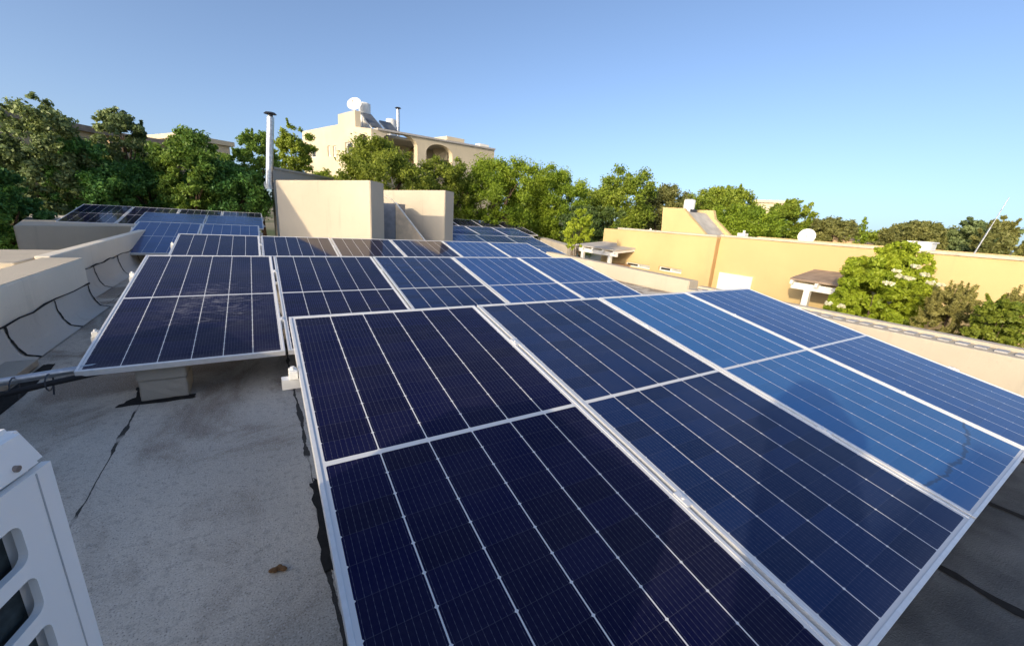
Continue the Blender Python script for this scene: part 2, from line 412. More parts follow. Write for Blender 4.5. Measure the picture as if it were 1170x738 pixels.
# ------------------------------------------------------------------ solar modules
TILT = R_(11.17)
def frame_mesh():
    b = BM(); fw, fh = .0125, .036
    box(b, (0, -fw, -fh), (PW, 0, 0), .0015); box(b, (0, -PL, -fh), (PW, -PL + fw, 0), .0015)
    box(b, (0, -PL + fw, -fh), (fw, -fw, 0), .0015); box(b, (PW - fw, -PL + fw, -fh), (PW, -fw, 0), .0015)
    return b
def glass_mesh():
    b = BM(); box(b, (.0115, -PL + .0115, -.010), (PW - .0115, -.0115, -.0032)); return b
def clamp_mesh(x):
    b = BM(); box(b, (x - .014, -.03, -.03), (x + .014, .03, .004), .002); tube(b, (x, 0, .003), (x, 0, .009), .006, 8); return b
protos = {}
def panel(loc, label, mat='cells', tilt=TILT, clamps=True, yaw=0, w=1.0, l=1.0):
    root = thing('solar_module', label, 'solar panel', loc, (tilt, 0, yaw), 'solar panels on the flat roof')
    root.scale = (w, l, 1)
    if 'f' not in protos:
        f = obj('frame', frame_mesh(), M['alu'], root); protos['f'] = f.data
        bk = BM(); box(bk, (.014, -PL + .014, -.014), (PW - .014, -.014, -.0105)); k = obj('backsheet', bk, M['junction'], root); protos['k'] = k.data
        cl = obj('clamp', clamp_mesh(PW + .009), M['alu'], root); protos['c'] = cl.data; cl.location = (0, -.5, 0); first = True
    else:
        link(bpy.data.objects.new('frame', protos['f']), root); link(bpy.data.objects.new('backsheet', protos['k']), root); first = False
    if mat not in protos: protos[mat] = obj('cell_glass', glass_mesh(), M[mat], root).data
    else: link(bpy.data.objects.new('cell_glass', protos[mat]), root)
    if clamps:
        for yv in (-.5, -1.62):
            if first and yv == -.5: continue
            c = link(bpy.data.objects.new('clamp', protos['c']), root); c.location = (0, yv, 0)
    return root
def row_frame(x0, x1, yf, zf, label, tilt=TILT, zroof=0.0, L=PL, posts=4, ext=.042):
    """two rails under a row, with posts at the back and short feet at the front"""
    t = thing('mounting_rails', label, 'rail', (0, 0, 0), (0, 0, 0), 'aluminium rails under the panel rows')
    for k, v in enumerate((.50, 1.62)):
        v = v * L / PL
        y = yf - v * math.cos(tilt); z = zf - v * math.sin(tilt) - .036
        b = BM()
        plate(b, rect(-.021, -.042, .021, -.001), [rect(-.015, -.036, .015, -.008)], lambda u, vv, ww: Vector((x0 - ext + ww, y + u, z + vv)), (x1 - x0) + 2 * ext)
        obj('rail', b, M['alu'], t)
        b = BM(); box(b, (x0 - .035, y - .026, z - .004), (x0 - .003, y + .026, z + .034), .004); tube(b, (x0 - .02, y, z + .03), (x0 - .02, y, z + .046), .008, 8)
        obj('end_clamp', b, M['white'], t)
        for i in range(posts):
            x = x0 + .55 + (x1 - x0 - 1.1) * i / max(1, posts - 1)
            b = BM(); box(b, (x - .02, y - .02, zroof + (.10 if k == 0 else .22)), (x + .02, y + .02, z - .042)) if z - .05 > zroof + (.10 if k == 0 else .22) else None
            if len(b.verts): obj('post', b, M['galv'], t)
            else: b.free()
    return t
ORD = ['leftmost', 'second from the left', 'third from the left', 'fourth from the left', 'fifth from the left', 'sixth from the left']
# front row
X1, Y1, Z1 = .088, 2.246, .711
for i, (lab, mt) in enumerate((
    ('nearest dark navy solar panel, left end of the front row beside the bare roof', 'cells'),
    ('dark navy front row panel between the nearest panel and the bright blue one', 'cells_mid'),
    ('dusty front row panel tinted bright blue as sky sheen, with a dirt line near its lower edge', 'cells_dusty_sheen'),
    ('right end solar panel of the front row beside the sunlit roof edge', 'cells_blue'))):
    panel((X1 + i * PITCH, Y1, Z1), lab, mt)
row_frame(X1, X1 + 4 * PITCH, Y1, Z1, 'aluminium rails under the front row with a clamp beside the nearest panel', ext=.062)
# second row
X2, Y2, Z2 = -.954, 5.144, .686
for i in range(5):
    lab = ['scuffed left end solar panel of the second row, front edge over a concrete block',
           'second row solar panel right of the scuffed panel',
           'middle solar panel of the second row, third from its left end',
           'fourth solar panel from the left in the second row',
           'right end solar panel of the second row beside the bright low wall'][i]
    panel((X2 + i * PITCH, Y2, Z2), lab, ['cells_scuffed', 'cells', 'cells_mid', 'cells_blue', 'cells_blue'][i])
row_frame(X2, X2 + 5 * PITCH, Y2, Z2, 'aluminium rails under the second row, clamps showing at its left edge')
# third row
X3, Y3, Z3 = -1.055, 7.909, .697
for i in range(6):
    lab = ['left end solar panel of the third row, not reflecting the cream blocks',
           'third row solar panel below the shaded corner of the large cream block',
           'third row solar panel below the right edge of the large cream block',
           'third row solar panel below the gap and the smaller cream block',
           'third row solar panel just right of the smaller cream block',
           'right end solar panel of the third row'][i]
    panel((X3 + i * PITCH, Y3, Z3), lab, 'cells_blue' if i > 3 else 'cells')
row_frame(X3, X3 + 6 * PITCH, Y3, Z3, 'aluminium rails under the third row in front of the cream blocks')
# fourth row, broken by the cream blocks
X4, Y4, Z4 = -2.106, 11.201, .684
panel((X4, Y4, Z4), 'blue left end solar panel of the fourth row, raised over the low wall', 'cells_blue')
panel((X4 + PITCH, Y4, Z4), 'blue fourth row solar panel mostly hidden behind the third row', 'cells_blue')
row_frame(X4, X4 + 2 * PITCH, Y4, Z4, 'rails under the blue pair of panels left of the large cream block', posts=2)
for i in range(3):
    panel((7.66 - (3 - i) * PITCH, Y4, Z4 - .02), ['fourth row solar panel nearest the smaller cream block on the right side',
          'middle panel of the fourth row right of the cream blocks', 'right end solar panel of the fourth row above the curved wall end'][i], 'cells_blue')
row_frame(7.66 - 3 * PITCH, 7.66, Y4, Z4 - .02, 'rails on dark posts under the fourth row right of the cream blocks', posts=3)
# fifth row: plain blue modules without visible cell lines
T5 = R_(9.5)
for i in range(2):
    panel((-2.33 + i * 1.215, 13.2, .80), ['plain sky blue panel behind the fourth row, left one of two', 'plain sky blue panel behind the fourth row, beside the large cream block'][i], 'cells_plain', T5, w=1.15, l=.6)
for i in range(3):
    panel((8.22 - (3 - i) * PITCH, 13.2, .84), ['fifth row solar panel on the right side, closest to the cream block', 'fifth row solar panel on the right side, in the middle', 'right end solar panel of the fifth row, near the trees'][i], 'cells_blue', T5, l=.6)
row_frame(8.22 - 3 * PITCH, 8.22, 13.2, .84, 'rails under the fifth row right of the cream blocks', T5, L=PL * .6, posts=3)
# sixth row, before the trees
T6 = R_(10)
for i in range(4):
    panel((-4.12 + i * PITCH, 16.1, .835), ['dark left end panel of the farthest row, on the pale roof block', 'dark panel second in the farthest row under the left trees', 'dark panel third in the farthest row under the left trees', 'farthest row panel touching the large cream block in view'][i], 'cells', T6)
row_frame(-4.12, -4.12 + 4 * PITCH, 16.1, .835, 'rails holding the farthest row above the pale roof block', T6, .44, posts=3)
for i in range(4):
    panel((9.85 - (4 - i) * PITCH, 16.1, 1.02), ['farthest row panel on the right side, next to the smaller cream block', 'farthest row panel on the right side, second from the cream block', 'farthest row panel on the right side, third from the cream block', 'right end panel of the farthest row below the yellow green trees'][i], 'cells', R_(11.5))
row_frame(9.85 - 4 * PITCH, 9.85, 16.1, 1.02, 'rails under the farthest row on the right, by the yellow green trees', R_(11.5), posts=3)

# concrete ballast blocks under the rows
def ballast(x, y, h, label, w=.25, d=.24):
    b = BM()
    box(b, (x, y, .002), (x + w, y + d, h * .52), .008); box(b, (x - .006, y - .006, h * .52 + .001), (x + w + .004, y + d, h), .010)
    bmesh.ops.subdivide_edges(b, edges=b.edges[:], cuts=3, use_grid_fill=True)
    for v in b.verts: v.co += Vector((random.uniform(-.0028, .0028), random.uniform(-.0028, .0028), random.uniform(-.0015, .0015)))
    tag(obj('concrete_block', b, M['concrete']), label, 'concrete block', 'concrete blocks carrying the panels')
ballast(-.718, 3.135, .258, 'rough concrete block on the bare roof under the scuffed panel', .235)
ballast(2.3, 3.13, .262, 'concrete block in the shade under the middle of the second row', .26)
ballast(-.02, 5.95, .255, 'concrete block under the front edge of the third row')
b = BM(); box(b, (-2.23, 12.62, .441), (-2.05, 12.82, .56), .008)
tag(obj('concrete_block', b, M['concrete']), 'small concrete foot on the pale roof block under the farthest panels', 'concrete block', 'concrete blocks carrying the panels')
# tar around the block and along the front row
random.seed(9)
def tar(name, outline, label, z=.006):
    pts = []
    for i, p in enumerate(outline):
        q = outline[(i + 1) % len(outline)]
        for k in range(5):
            t_ = k / 5; pts.append((p[0] + (q[0] - p[0]) * t_ + random.uniform(-.010, .010), p[1] + (q[1] - p[1]) * t_ + random.uniform(-.010, .010)))
    b = BM(); prism(b, pts, .001, z); tag(obj(name, b, M['bitumen']), label, 'tar patch')
tar('tar_patch', [(-.83, 3.10), (-.45, 3.085), (-.45, 3.14), (-.70, 3.16), (-.74, 3.40), (-.78, 3.40), (-.76, 3.22)], 'black tar patch at the foot of the concrete block')
tar('tar_strip', [(.090, 1.30), (.125, 1.30), (.150, 1.60), (.150, 1.82), (.125, 1.88), (.108, 1.82), (.112, 1.6)], 'black tar smear along the seam beside the nearest panel')

# ------------------------------------------------------------------ cream blocks behind the third row
def rot_block(name, label, corner, wf, dr, z1, th, mat='cream', extra=None):
    f = Vector((math.cos(R_(127 + th)), math.sin(R_(127 + th)), 0)); r = Vector((math.cos(R_(37 + th)), math.sin(R_(37 + th)), 0))
    c = Vector(corner)
    q = [c, c + r * dr, c + r * dr + f * wf, c + f * wf]
    b = BM(); prism(b, [(p.x, p.y) for p in q], .002, z1)
    bmesh.ops.bevel(b, geom=[e for e in b.edges], offset=.012, segments=2, affect='EDGES')
    return tag(obj(name, b, M[mat]), label, 'roof block'), q
c1 = atd(422.8, 206.2, 8.55)
ZB = c1.z
bl1, q1 = rot_block('roof_block', 'large plain cream block behind the third row, its lower left corner in shade', (c1.x, c1.y, 0), 2.50, .40, [ZB, ZB - .02, ZB - .09, ZB - .07], 0)
d2 = 8.55 * (ZB - 1.27) / (atd(508.7, 217.6, 8.55).z - 1.27)
c2 = atd(508.7, 217.6, d2)
bl2, q2 = rot_block('roof_block', 'smaller plain cream block with a rounded shadow, right of the large cream block', (c2.x, c2.y, 0), 2.6, .42, [ZB, ZB - .01, ZB - .10, ZB - .09], 0)
print('box corners', c1, c2)

# collector stand in the gap between the blocks
fdir = Vector((math.cos(R_(127)), math.sin(R_(127)), 0)); rdir = Vector((math.cos(R_(37)), math.sin(R_(37)), 0)); zz = Vector((0, 0, 1))
dm = 9.9
pa, pb, pc, pd = atd(452, 232.5, dm), atd(486, 277, dm - .15), atd(451, 277, dm), atd(436, 232, dm)
t = thing('solar_water_heater', 'grey and tan sheet clad collector stand sloping down between the two cream blocks', 'water heater', (0, 0, 0))
b = BM(); off = rdir * .55 + fdir * .1
pb = pa + (pb - pa) * ((pa.z - .02) / (pa.z - pb.z))
A = [pa, pb, Vector((pa.x, pa.y, .02))]; offt = rdir * .03
vs = [b.verts.new(p) for p in A] + [b.verts.new(p + offt) for p in A]
b.faces.new(vs[:3]); b.faces.new(vs[3:][::-1])
for i in range(3): b.faces.new((vs[i], vs[(i + 1) % 3], vs[3 + (i + 1) % 3], vs[3 + i]))
obj('side_cladding', b, plain('tan_sheet_cladding', (.74, .58, .40), .6), t)
b = BM(); A = [pd + fdir * .35, pa + fdir * .01, Vector((pa.x, pa.y, .02)) + fdir * .01, Vector((pd.x, pd.y, .02)) + fdir * .35]
vs = [b.verts.new(p - zz * .004) for p in A] + [b.verts.new(p - zz * .004 + off * .9) for p in A]
b.faces.new(vs[:4]); b.faces.new(vs[4:][::-1])
for i in range(4): b.faces.new((vs[i], vs[(i + 1) % 4], vs[4 + (i + 1) % 4], vs[4 + i]))
obj('back_cladding', b, plain('grey_sheet_cladding', (.28, .29, .32), .6), t)
b = BM(); tube(b, pa + zz * .02, pb + zz * .03, .018, 8); obj('rail', b, M['white'], t)
b = BM(); path(b, [atd(433, 222.5, dm + .1), atd(440, 224, dm + .05), atd(447, 228, dm), atd(452, 233, dm)], .016, 8); obj('pipe', b, M['wall_cream'], t)
tk = BM(); tc_ = q1[1] + rdir * .34 + fdir * .66
tube(tk, (tc_.x, tc_.y, .03), (tc_.x, tc_.y, ZB - .28), .24, 24)
r_ = bmesh.ops.create_uvsphere(tk, u_segments=24, v_segments=8, radius=.24)
bmesh.ops.scale(tk, vec=(1, 1, .25), verts=r_['verts']); bmesh.ops.translate(tk, vec=(tc_.x, tc_.y, ZB - .28), verts=r_['verts'])
tag(obj('water_tank', tk, M['offwhite'], None, True), 'upright white water tank standing just behind the large cream block', 'water tank')

# ------------------------------------------------------------------ right roof edge
t = thing('parapet_wall', 'sunlit cream parapet with a ribbed top strip along the right roof edge', 'wall', (0, 0, 0))
b = BM(); box(b, (5.74, -6, .001), (6.15, 3.95, .335), .012); obj('wall', b, M['cream'], t)
b = BM()
for i in range(75):
    y = -5.9 + i * .13
    box(b, (5.83, y, .336), (5.97, y + .085, .352), .003)
obj('ribbed_strip', b, plain('grey_ridge_strip', (.42, .41, .40), .7), t)
b = BM(); box(b, (6.02, -6, .336), (6.15, 3.95, .375), .006); obj('coping', b, M['cream'], t)
t = thing('parapet_wall', 'bright low cream wall with rain stains right of the second row', 'wall', (0, 0, 0))
b = BM(); prism(b, [(6.95, 4.75), (7.25, 4.75), (7.3, 9.6), (6.95, 9.45)], .001, [.30, .295, .345, .36])
bmesh.ops.bevel(b, geom=b.edges[:], offset=.015, segments=2, affect='EDGES'); obj('wall', b, M['cream'], t)
b = BM(); box(b, (7.252, 5.6, -.4), (7.7, 9.2, .22), .02); obj('ledge', b, M['wall_cream'], t)
b = BM(); prism(b, [(8.45, 10.35), (8.85, 10.35), (10.7, 14.6), (10.3, 14.7)], .001, .47)
bmesh.ops.bevel(b, geom=b.edges[:], offset=.015, segments=2, affect='EDGES')
tag(obj('parapet_wall', b, M['cream']), 'pale low wall right of the far panels, leading to the trees', 'wall')
# unseen block added behind the camera to shade the roof
b = BM(); box(b, (-7, -7, .001), (-2.3, -1.95, 2.2), .02)
tag(obj('roof_block', b, M['cream']), 'unseen cream block added behind the camera to shade the roof', 'roof block')

t = thing('shadow_post', 'unseen wide capped post added behind the camera, its shadow crossing the front panels', 'vent', (-1.38, -.80, .001))  # added to cast a standing person's shadow on the panels
b = BM(); tube(b, (0, 0, 0), (0, 0, 1.62), .165, 24); obj('pipe', b, M['galv'], t)
b = BM(); tube(b, (0, 0, 1.62), (0, 0, 1.66), .22, 24); tube(b, (0, 0, 1.661), (0, 0, 1.86), .20, 24, .08); obj('cap', b, M['dark_metal'], t)
b = BM(); plate(b, [(6.35, -3.2), (12.5, -3.2), (12.5, 4.35), (8.05, 4.35), (6.35, 2.75)], [], lambda u, v, w_: Vector((-6.0 - w_, u, v)), 2.5)
tag(obj('added_shade_tower', b, M['cream']), 'unseen cream tower with a sloping top, added beyond the left parapet to shade the left panels', 'tower')  # added out of view for the slanting shade on the large block
# ------------------------------------------------------------------ air conditioner
t = thing('air_conditioner', 'white outdoor air conditioner unit with louvred side at the lower left', 'air conditioner', (-.262, .748, 0), (0, R_(-1.0), R_(-15)))
ZS, ZB0, LW_ = .90, .26, .82
ac = BM(); box(ac, (-.33, -LW_, ZB0), (-.022, 0, ZS - .003), .012); obj('body', ac, M['acwhite'], t)
ac = BM(); vs = box(ac, (-.335, -LW_ - .003, ZS), (.002, .002, ZS + .062), .0)
for v in [v for v in ac.verts if v.co.z > ZS + .03]: v.co.x += .012 * (1 if v.co.x < -.1 else -1); v.co.y += .016 * (1 if v.co.y < -.3 else -1)
bmesh.ops.bevel(ac, geom=ac.edges[:], offset=.010, segments=3, affect='EDGES'); obj('lid', ac, M['acwhite'], t)
slots = []; zt = ZS - .050
for i in range(7): slots.append(rrect(-LW_ + .07, zt - .058, -.068, zt, .014)); zt -= .080
ac = BM(); plate(ac, rect(-LW_, ZB0, -.001, ZS - .003), slots, lambda u, v, w_: Vector((0 - w_, u, v)), .010)
bmesh.ops.bevel(ac, geom=[e for e in ac.edges if e.calc_face_angle(0) > .8], offset=.0035, segments=3, affect='EDGES')
obj('louvre_panel', ac, M['acwhite'], t)
ac = BM(); box(ac, (-.0218, -LW_ + .05, ZB0 + .03), (-.0192, -.07, ZS - .03)); obj('coil', ac, M['coil'], t)
ac = BM(); box(ac, (-.001, -.0285, ZB0 + .01), (.0008, -.0265, ZS - .006)); obj('groove', ac, plain('panel_joint_grey', (.45, .46, .47), .5), t)
ac = BM(); tube(ac, (-.006, -.050, ZS + .018), (.0024, -.050, ZS + .017), .0042, 14); obj('screw', ac, M['screw'], t)
for yy_ in (-.66, -.14):
    ac = BM(); box(ac, (-.34, yy_ - .02, ZB0 - .045), (-.01, yy_ + .02, ZB0 - .001), .004)
    for xx in (-.33, -.05): box(ac, (xx, yy_ - .018, .003), (xx + .035, yy_ + .018, ZB0 - .046), .003)
    obj('stand', ac, M['galv'], t)

# ------------------------------------------------------------------ conduits at the left of the second row
t = thing('conduit', 'silver conduit tied to black cable running from the scuffed panel to the left wall', 'conduit', (0, 0, 0))
b = BM(); path(b, [(-1.64, 3.13, .20), (-1.4, 3.10, .225), (-1.2, 3.09, .245), (-1.0, 3.10, .262), (-.80, 3.14, .262)], .022, 12); obj('pipe', b, M['galv'], t, True)
b = BM(); path(b, [(-1.64, 3.06, .19), (-1.4, 3.03, .195), (-1.2, 3.01, .20), (-1.05, 3.03, .225), (-.80, 3.10, .245)], .016, 10); obj('cable', b, M['black'], t, True)
for xx in (-1.19, -1.06):
    b = BM()
    ring = [(xx, 3.06 + .052 * math.cos(a), .222 + .045 * math.sin(a)) for a in [k * math.pi / 6 for k in range(13)]]
    path(b, ring + [(xx + .01, 3.05, .15)], .004, 6); obj('cable_tie', b, M['dark_metal'], t)
b = BM(); box(b, (-1.62, 3.10, .012), (-1.44, 4.08, .060), .008)
tag(obj('concrete_pad', b, M['concrete']), 'flat concrete pad at the foot of the left parapet under the conduit', 'pad')
tar('tar_strip', [(-1.44, 2.2), (-1.36, 2.2), (-1.33, 3.5), (-1.37, 4.1), (-1.43, 4.1)], 'black tar strip along the concrete pad by the left parapet')
b = BM(); lp = onz(318, 652, 0)
for k in range(4):
    q = bmesh.ops.create_uvsphere(b, u_segments=10, v_segments=6, radius=.013)
    bmesh.ops.scale(b, vec=(1.2, .8, .5), verts=q['verts']); bmesh.ops.rotate(b, matrix=Matrix.Rotation(k * .8, 3, 'Z'), verts=q['verts'])
    bmesh.ops.translate(b, vec=(lp.x + (k - 1.5) * .010, lp.y + random.uniform(-.006, .006), .009), verts=q['verts'])
tag(obj('dry_leaf', b, M['dry_leaf']), 'crumpled brown dry leaf lying on the bare grey roof', 'leaf')

# ------------------------------------------------------------------ yellow house on the right
XH = 10.0; HT = 1.10
yh = thing('yellow_house', 'long flat roofed yellow house with a raised stair tower on the right', 'house', (XH, 0, 0))
def yp(px, py): p = onx(px, py, XH); return (p.y, p.z)
def to_wall(dx=0): return lambda u, v, w_: Vector((dx + w_, u, v))
wins = []
for (a, bq, c, d) in ((719, 299, 746, 309), (757, 304, 782, 314)):
    (y0, z1), (y1, z0) = yp(a, bq), yp(c, d); wins.append((y1, z0 + .02, y0, z1))
SY = yp(818, 300)[0]                                                 # the joint where the far half stands forward
FWD = .16
b = BM(); plate(b, rect(SY, -3.2, yp(711, 262)[0], HT), [rect(*w_) for w_ in wins], to_wall(-FWD), .3); obj('far_wall', b, M['yellow'], yh)
b = BM(); plate(b, rect(-14, -3.2, SY - .003, HT + .02), [], to_wall(0), .3); obj('near_wall', b, M['yellow'], yh)
b = BM(); box(b, (-FWD + .02, SY - .0045, -3.2), (-.002, SY - .001, HT - .03)); obj('joint_face', b, M['joint_shade'], yh)
b = BM(); box(b, (.30, -14, HT - .35), (8, 9.4, HT - .12)); box(b, (.31, -14, -3.2), (8, 9.4, HT - .36)); obj('roof', b, M['roof_grey'], yh)
b = BM(); box(b, (7.8, -14, HT - .12), (8.0, 9.4, HT + .03)); obj('back_parapet', b, M['yellow'], yh)
b = BM(); box(b, (-FWD - .03, SY, HT + .001), (.33, yp(711, 262)[0] + .02, HT + .05), .008); box(b, (-.03, -14, HT + .021), (.33, SY - .004, HT + .07), .008)
obj('coping', b, M['cream'], yh)
b = BM(); box(b, (.5, yp(711, 262)[0] - .1, -3.2), (6, 10.9, HT - .02), .01); obj('back_wing', b, M['yellow'], yh)
for (y0, z0, y1, z1) in wins:
    fr = BM(); plate(fr, rect(y0 + .002, z0 + .002, y1 - .002, z1 - .002), [rect(y0 + .03, z0 + .03, (y0 + y1) / 2 - .02, z1 - .03), rect((y0 + y1) / 2 + .02, z0 + .03, y1 - .03, z1 - .03)], to_wall(-FWD + .05), .05)
    f_ = obj('window', fr, M['white'], yh)
    g = BM(); box(g, (-FWD + .075, (y0 + y1) / 2, z0 + .01), (-FWD + .08, y1 - .01, z1 - .01)); obj('open_pane', g, M['dark_glass'], f_)
    g = BM(); box(g, (-FWD + .07, y0 + .01, z0 + .01), (-FWD + .075, (y0 + y1) / 2, z1 - .01)); obj('pane', g, M['pale_glass'], f_)
(y0, z1), (y1, _) = yp(823, 311), yp(861, 316)
b = BM(); box(b, (-.045, y1, -1.6), (-.003, y0, z1), .006); obj('shutter', b, M['offwhite'], yh)
# stair tower with a sloping roof between two side walls
XT = .9
def tp(px, py): p = onx(px, py, XH + XT); return (p.y, p.z)
A = [tp(757.5, 237), tp(781, 238), tp(790, 249), tp(809, 271), (tp(809, 271)[0], HT - .3), (tp(756, 268)[0], HT - .3)]
b = BM(); plate(b, A, [], to_wall(XT), .12)
obj('tower_wall', b, M['yellow'], yh)
B_ = [(y, z) for (y, z) in A]
b = BM(); plate(b, [(B_[0][0], B_[0][1]), (B_[2][0] + .1, B_[0][1]), (B_[2][0], B_[2][1] + .03), (B_[3][0] - .02, B_[3][1] + .03), (B_[3][0] - .02, HT - .3), (B_[0][0], HT - .3)], [], to_wall(XT + 1.15), .12); obj('tower_wall', b, M['yellow'], yh)
b = BM(); plate(b, [(B_[0][0], B_[0][1] - .08), (B_[1][0], B_[1][1] - .08), (B_[3][0], B_[3][1] - .1), (B_[3][0], HT - .3), (B_[0][0], HT - .3)], [], to_wall(XT + .121), 1.028); obj('stair_roof', b, M['roof_grey'], yh)
p = onx(785.5, 247, XH + XT + .5); p2 = onx(785.5, 228, XH + XT + .5)
t = thing('water_tank', 'white upright water tank on the yellow stair tower', 'water tank', (p.x, p.y, p.z - .15))
rr = .165
b = BM(); tube(b, (0, 0, 0), (0, 0, p2.z - p.z + .13), rr, 24); obj('tank', b, M['white'], t, False)
b = BM(); tube(b, (0, 0, p2.z - p.z + .13), (0, 0, p2.z - p.z + .15), rr + .01, 24, rr * .7); obj('lid', b, M['white'], t)
b = BM(); box(b, (-.15, -rr - .03, .0), (.15, -rr - .001, .35), .01); obj('heater_box', b, M['dark_metal'], t)
# roof things of the yellow house
def dish(label, p, r, aim, mat, group=None):
    t = thing('satellite_dish', label, 'satellite dish', p, (0, 0, 0), group)
    b = BM(); q = bmesh.ops.create_uvsphere(b, u_segments=28, v_segments=16, radius=1.0)
    bmesh.ops.delete(b, geom=[v for v in b.verts if v.co.z > -.55], context='VERTS')
    for v in b.verts: v.co = Vector((v.co.x / .835, v.co.y / .835, (v.co.z + .55) * .55)) * r
    geo = bmesh.ops.solidify(b, geom=b.faces[:], thickness=r * .03)
    mt = Matrix.Translation((0, 0, r * 1.15)) @ Vector(aim).to_track_quat('Z', 'Y').to_matrix().to_4x4()
    bmesh.ops.transform(b, matrix=mt, verts=b.verts); obj('reflector', b, mat, t, True)
    a = Vector(aim).normalized(); c = Vector((0, 0, r * 1.15))
    b = BM(); tube(b, c - a * r * .3 - zz * r * .5, c + a * r * .75 - zz * r * .15, r * .03, 8); tube(b, c + a * r * .68 - zz * r * .15, c + a * r * .86 - zz * r * .1, r * .07, 10); obj('feed_arm', b, M['wall_cream'], t)
    b = BM(); tube(b, Vector((0, 0, -.05)) - a * r * .35, c - a * r * .32, r * .05, 8); obj('mast', b, M['galv'], t)
    return t
p = onx(919.5, 279, XH + .8)
dish('pale round satellite dish standing on the yellow house roof edge', (p.x, p.y, p.z - .02), .175, (-1, -.35, .25), M['offwhite'], 'satellite dishes')
p = onx(1050, 291.5, XH + .35); b = BM(); box(b, (-.16, -.16, -.05), (.16, .16, .19), .015); box(b, (-.18, -.18, .19), (.18, .18, .215), .006)
o_ = obj('vent_box', b, M['white']); o_.location = (p.x, p.y, p.z + .03); tag(o_, 'small white vent box on the yellow house parapet above the elder bush', 'vent')
p = onx(1112, 291.5, XH + .3); pt = onx(1153, 226, XH + .3)
t = thing('antenna', 'thin slanted antenna pole rising from the yellow house parapet at the right', 'antenna', p)
b = BM(); tube(b, (0, 0, 0), (pt - p) * .5, .011, 8); tube(b, (pt - p) * .48, pt - p, .006, 8); obj('pole', b, M['galv'], t)
b = BM(); tube(b, (0, 0, -.10), (0, 0, .02), .10, 16, .03); obj('base', b, M['white'], t)
b = BM(); tube(b, (0, -.5, -.03), (0, -.16, -.03), .022, 8); tube(b, (0, .2, -.03), (0, .9, -.03), .018, 8); obj('pipe', b, M['galv'], t)
for (px, py, lab, sz) in ((741, 265.5, 'pale flat vent hatch on the yellow roof left of the stair tower', (.16, .30, .07)), (848, 271.5, 'small white pipe box on the yellow parapet right of the stair tower', (.08, .10, .13))):
    p = onx(px, py, XH + .7); b = BM(); box(b, (-sz[0], -sz[1], -.12), (sz[0], sz[1], sz[2] - .02), .01); tube(b, (sz[0] * .5, 0, sz[2] - .03), (sz[0] * .5, 0, sz[2] + .05), .03, 10)
    o_ = obj('roof_vent', b, M['offwhite']); o_.location = p; tag(o_, lab, 'vent')
p = atd(972, 277, 30)
t = thing('shed', 'little ochre shed with sloping brown roof behind the yellow parapet', 'shed', p)
b = BM(); prism(b, [(-.5, -.7), (.5, -.7), (.5, .7), (-.5, .7)], -2, [-.02, -.02, .28, .28]); obj('wall', b, M['far_house'], t)
b = BM(); vs = [b.verts.new(v) for v in ((-.6, -.85, -.04), (.6, -.85, -.04), (.6, .8, .31), (-.6, .8, .31), (-.6, -.85, .0), (.6, -.85, .0), (.6, .8, .36), (-.6, .8, .36))]
for f in ((3, 2, 1, 0), (4, 5, 6, 7), (0, 1, 5, 4), (1, 2, 6, 5), (2, 3, 7, 6), (3, 0, 4, 7)): b.faces.new([vs[i] for i in f])
obj('roof', b, M['roof_brown'], t)

# pergolas against the yellow house
def pergola(label, x0, x1, y0, y1, z_out, z_in, mat, posts, zb=-3.2):
    t = thing('pergola', label, 'pergola', (0, 0, 0), (0, 0, 0), 'pergolas by the yellow house')
    b = BM(); vs = [b.verts.new(v) for v in ((x0, y0, z_out), (x1, y0, z_in), (x1, y1, z_in), (x0, y1, z_out))] + [b.verts.new(v) for v in ((x0, y0, z_out + .035), (x1, y0, z_in + .035), (x1, y1, z_in + .035), (x0, y1, z_out + .035))]
    for f in ((3, 2, 1, 0), (4, 5, 6, 7), (0, 1, 5, 4), (1, 2, 6, 5), (2, 3, 7, 6), (3, 0, 4, 7)): b.faces.new([vs[i] for i in f])
    obj('roof', b, mat, t)
    b = BM(); box(b, (x0 + .06, y0 + .02, z_out - .17), (x0 + .14, y1 - .02, z_out - .045), .006); obj('beam', b, M['white'], t)
    k = int((y1 - y0) / .42)
    for i in range(k + 1):
        y = y0 + .05 + (y1 - y0 - .1) * i / k
        b = BM(); d = Vector((x1 - x0, 0, z_in - z_out))
        plate(b, rect(0, -.075, 1.0, -.004), [], lambda u, v, w_: Vector((x0 - .03 + (d.x + .02) * u, y - .025 + w_, z_out - .003 + d.z * u + v)), .05)
        obj('rafter', b, M['white'], t)
    for y in posts:
        b = BM(); box(b, (x0 + .055, y - .055, zb), (x0 + .145, y + .055, z_out - .171), .006); obj('post', b, M['white'], t)
    return t
pR = onx(903, 316.5, 9.0); pergola('white pergola with brown sloping roof beside the elder bush', 9.0, 9.97, 2.1, pR.y, .415, .575, M['roof_brown'], (pR.y - .32, pR.y - .78, 2.3))
pergola('white pergola with pale roof left of the yellow house, beyond the low wall', 9.0, 10.4, 8.75, 10.75, .47, .60, M['roof_grey'], (9.05, 10.3))
b = BM(); box(b, (9.3, 8.9, -.6), (9.9, 9.35, .05), .02); tag(obj('crate', b, plain('brown_wood', (.32, .20, .11), .7)), 'brown wooden box under the pale roofed pergola', 'box')

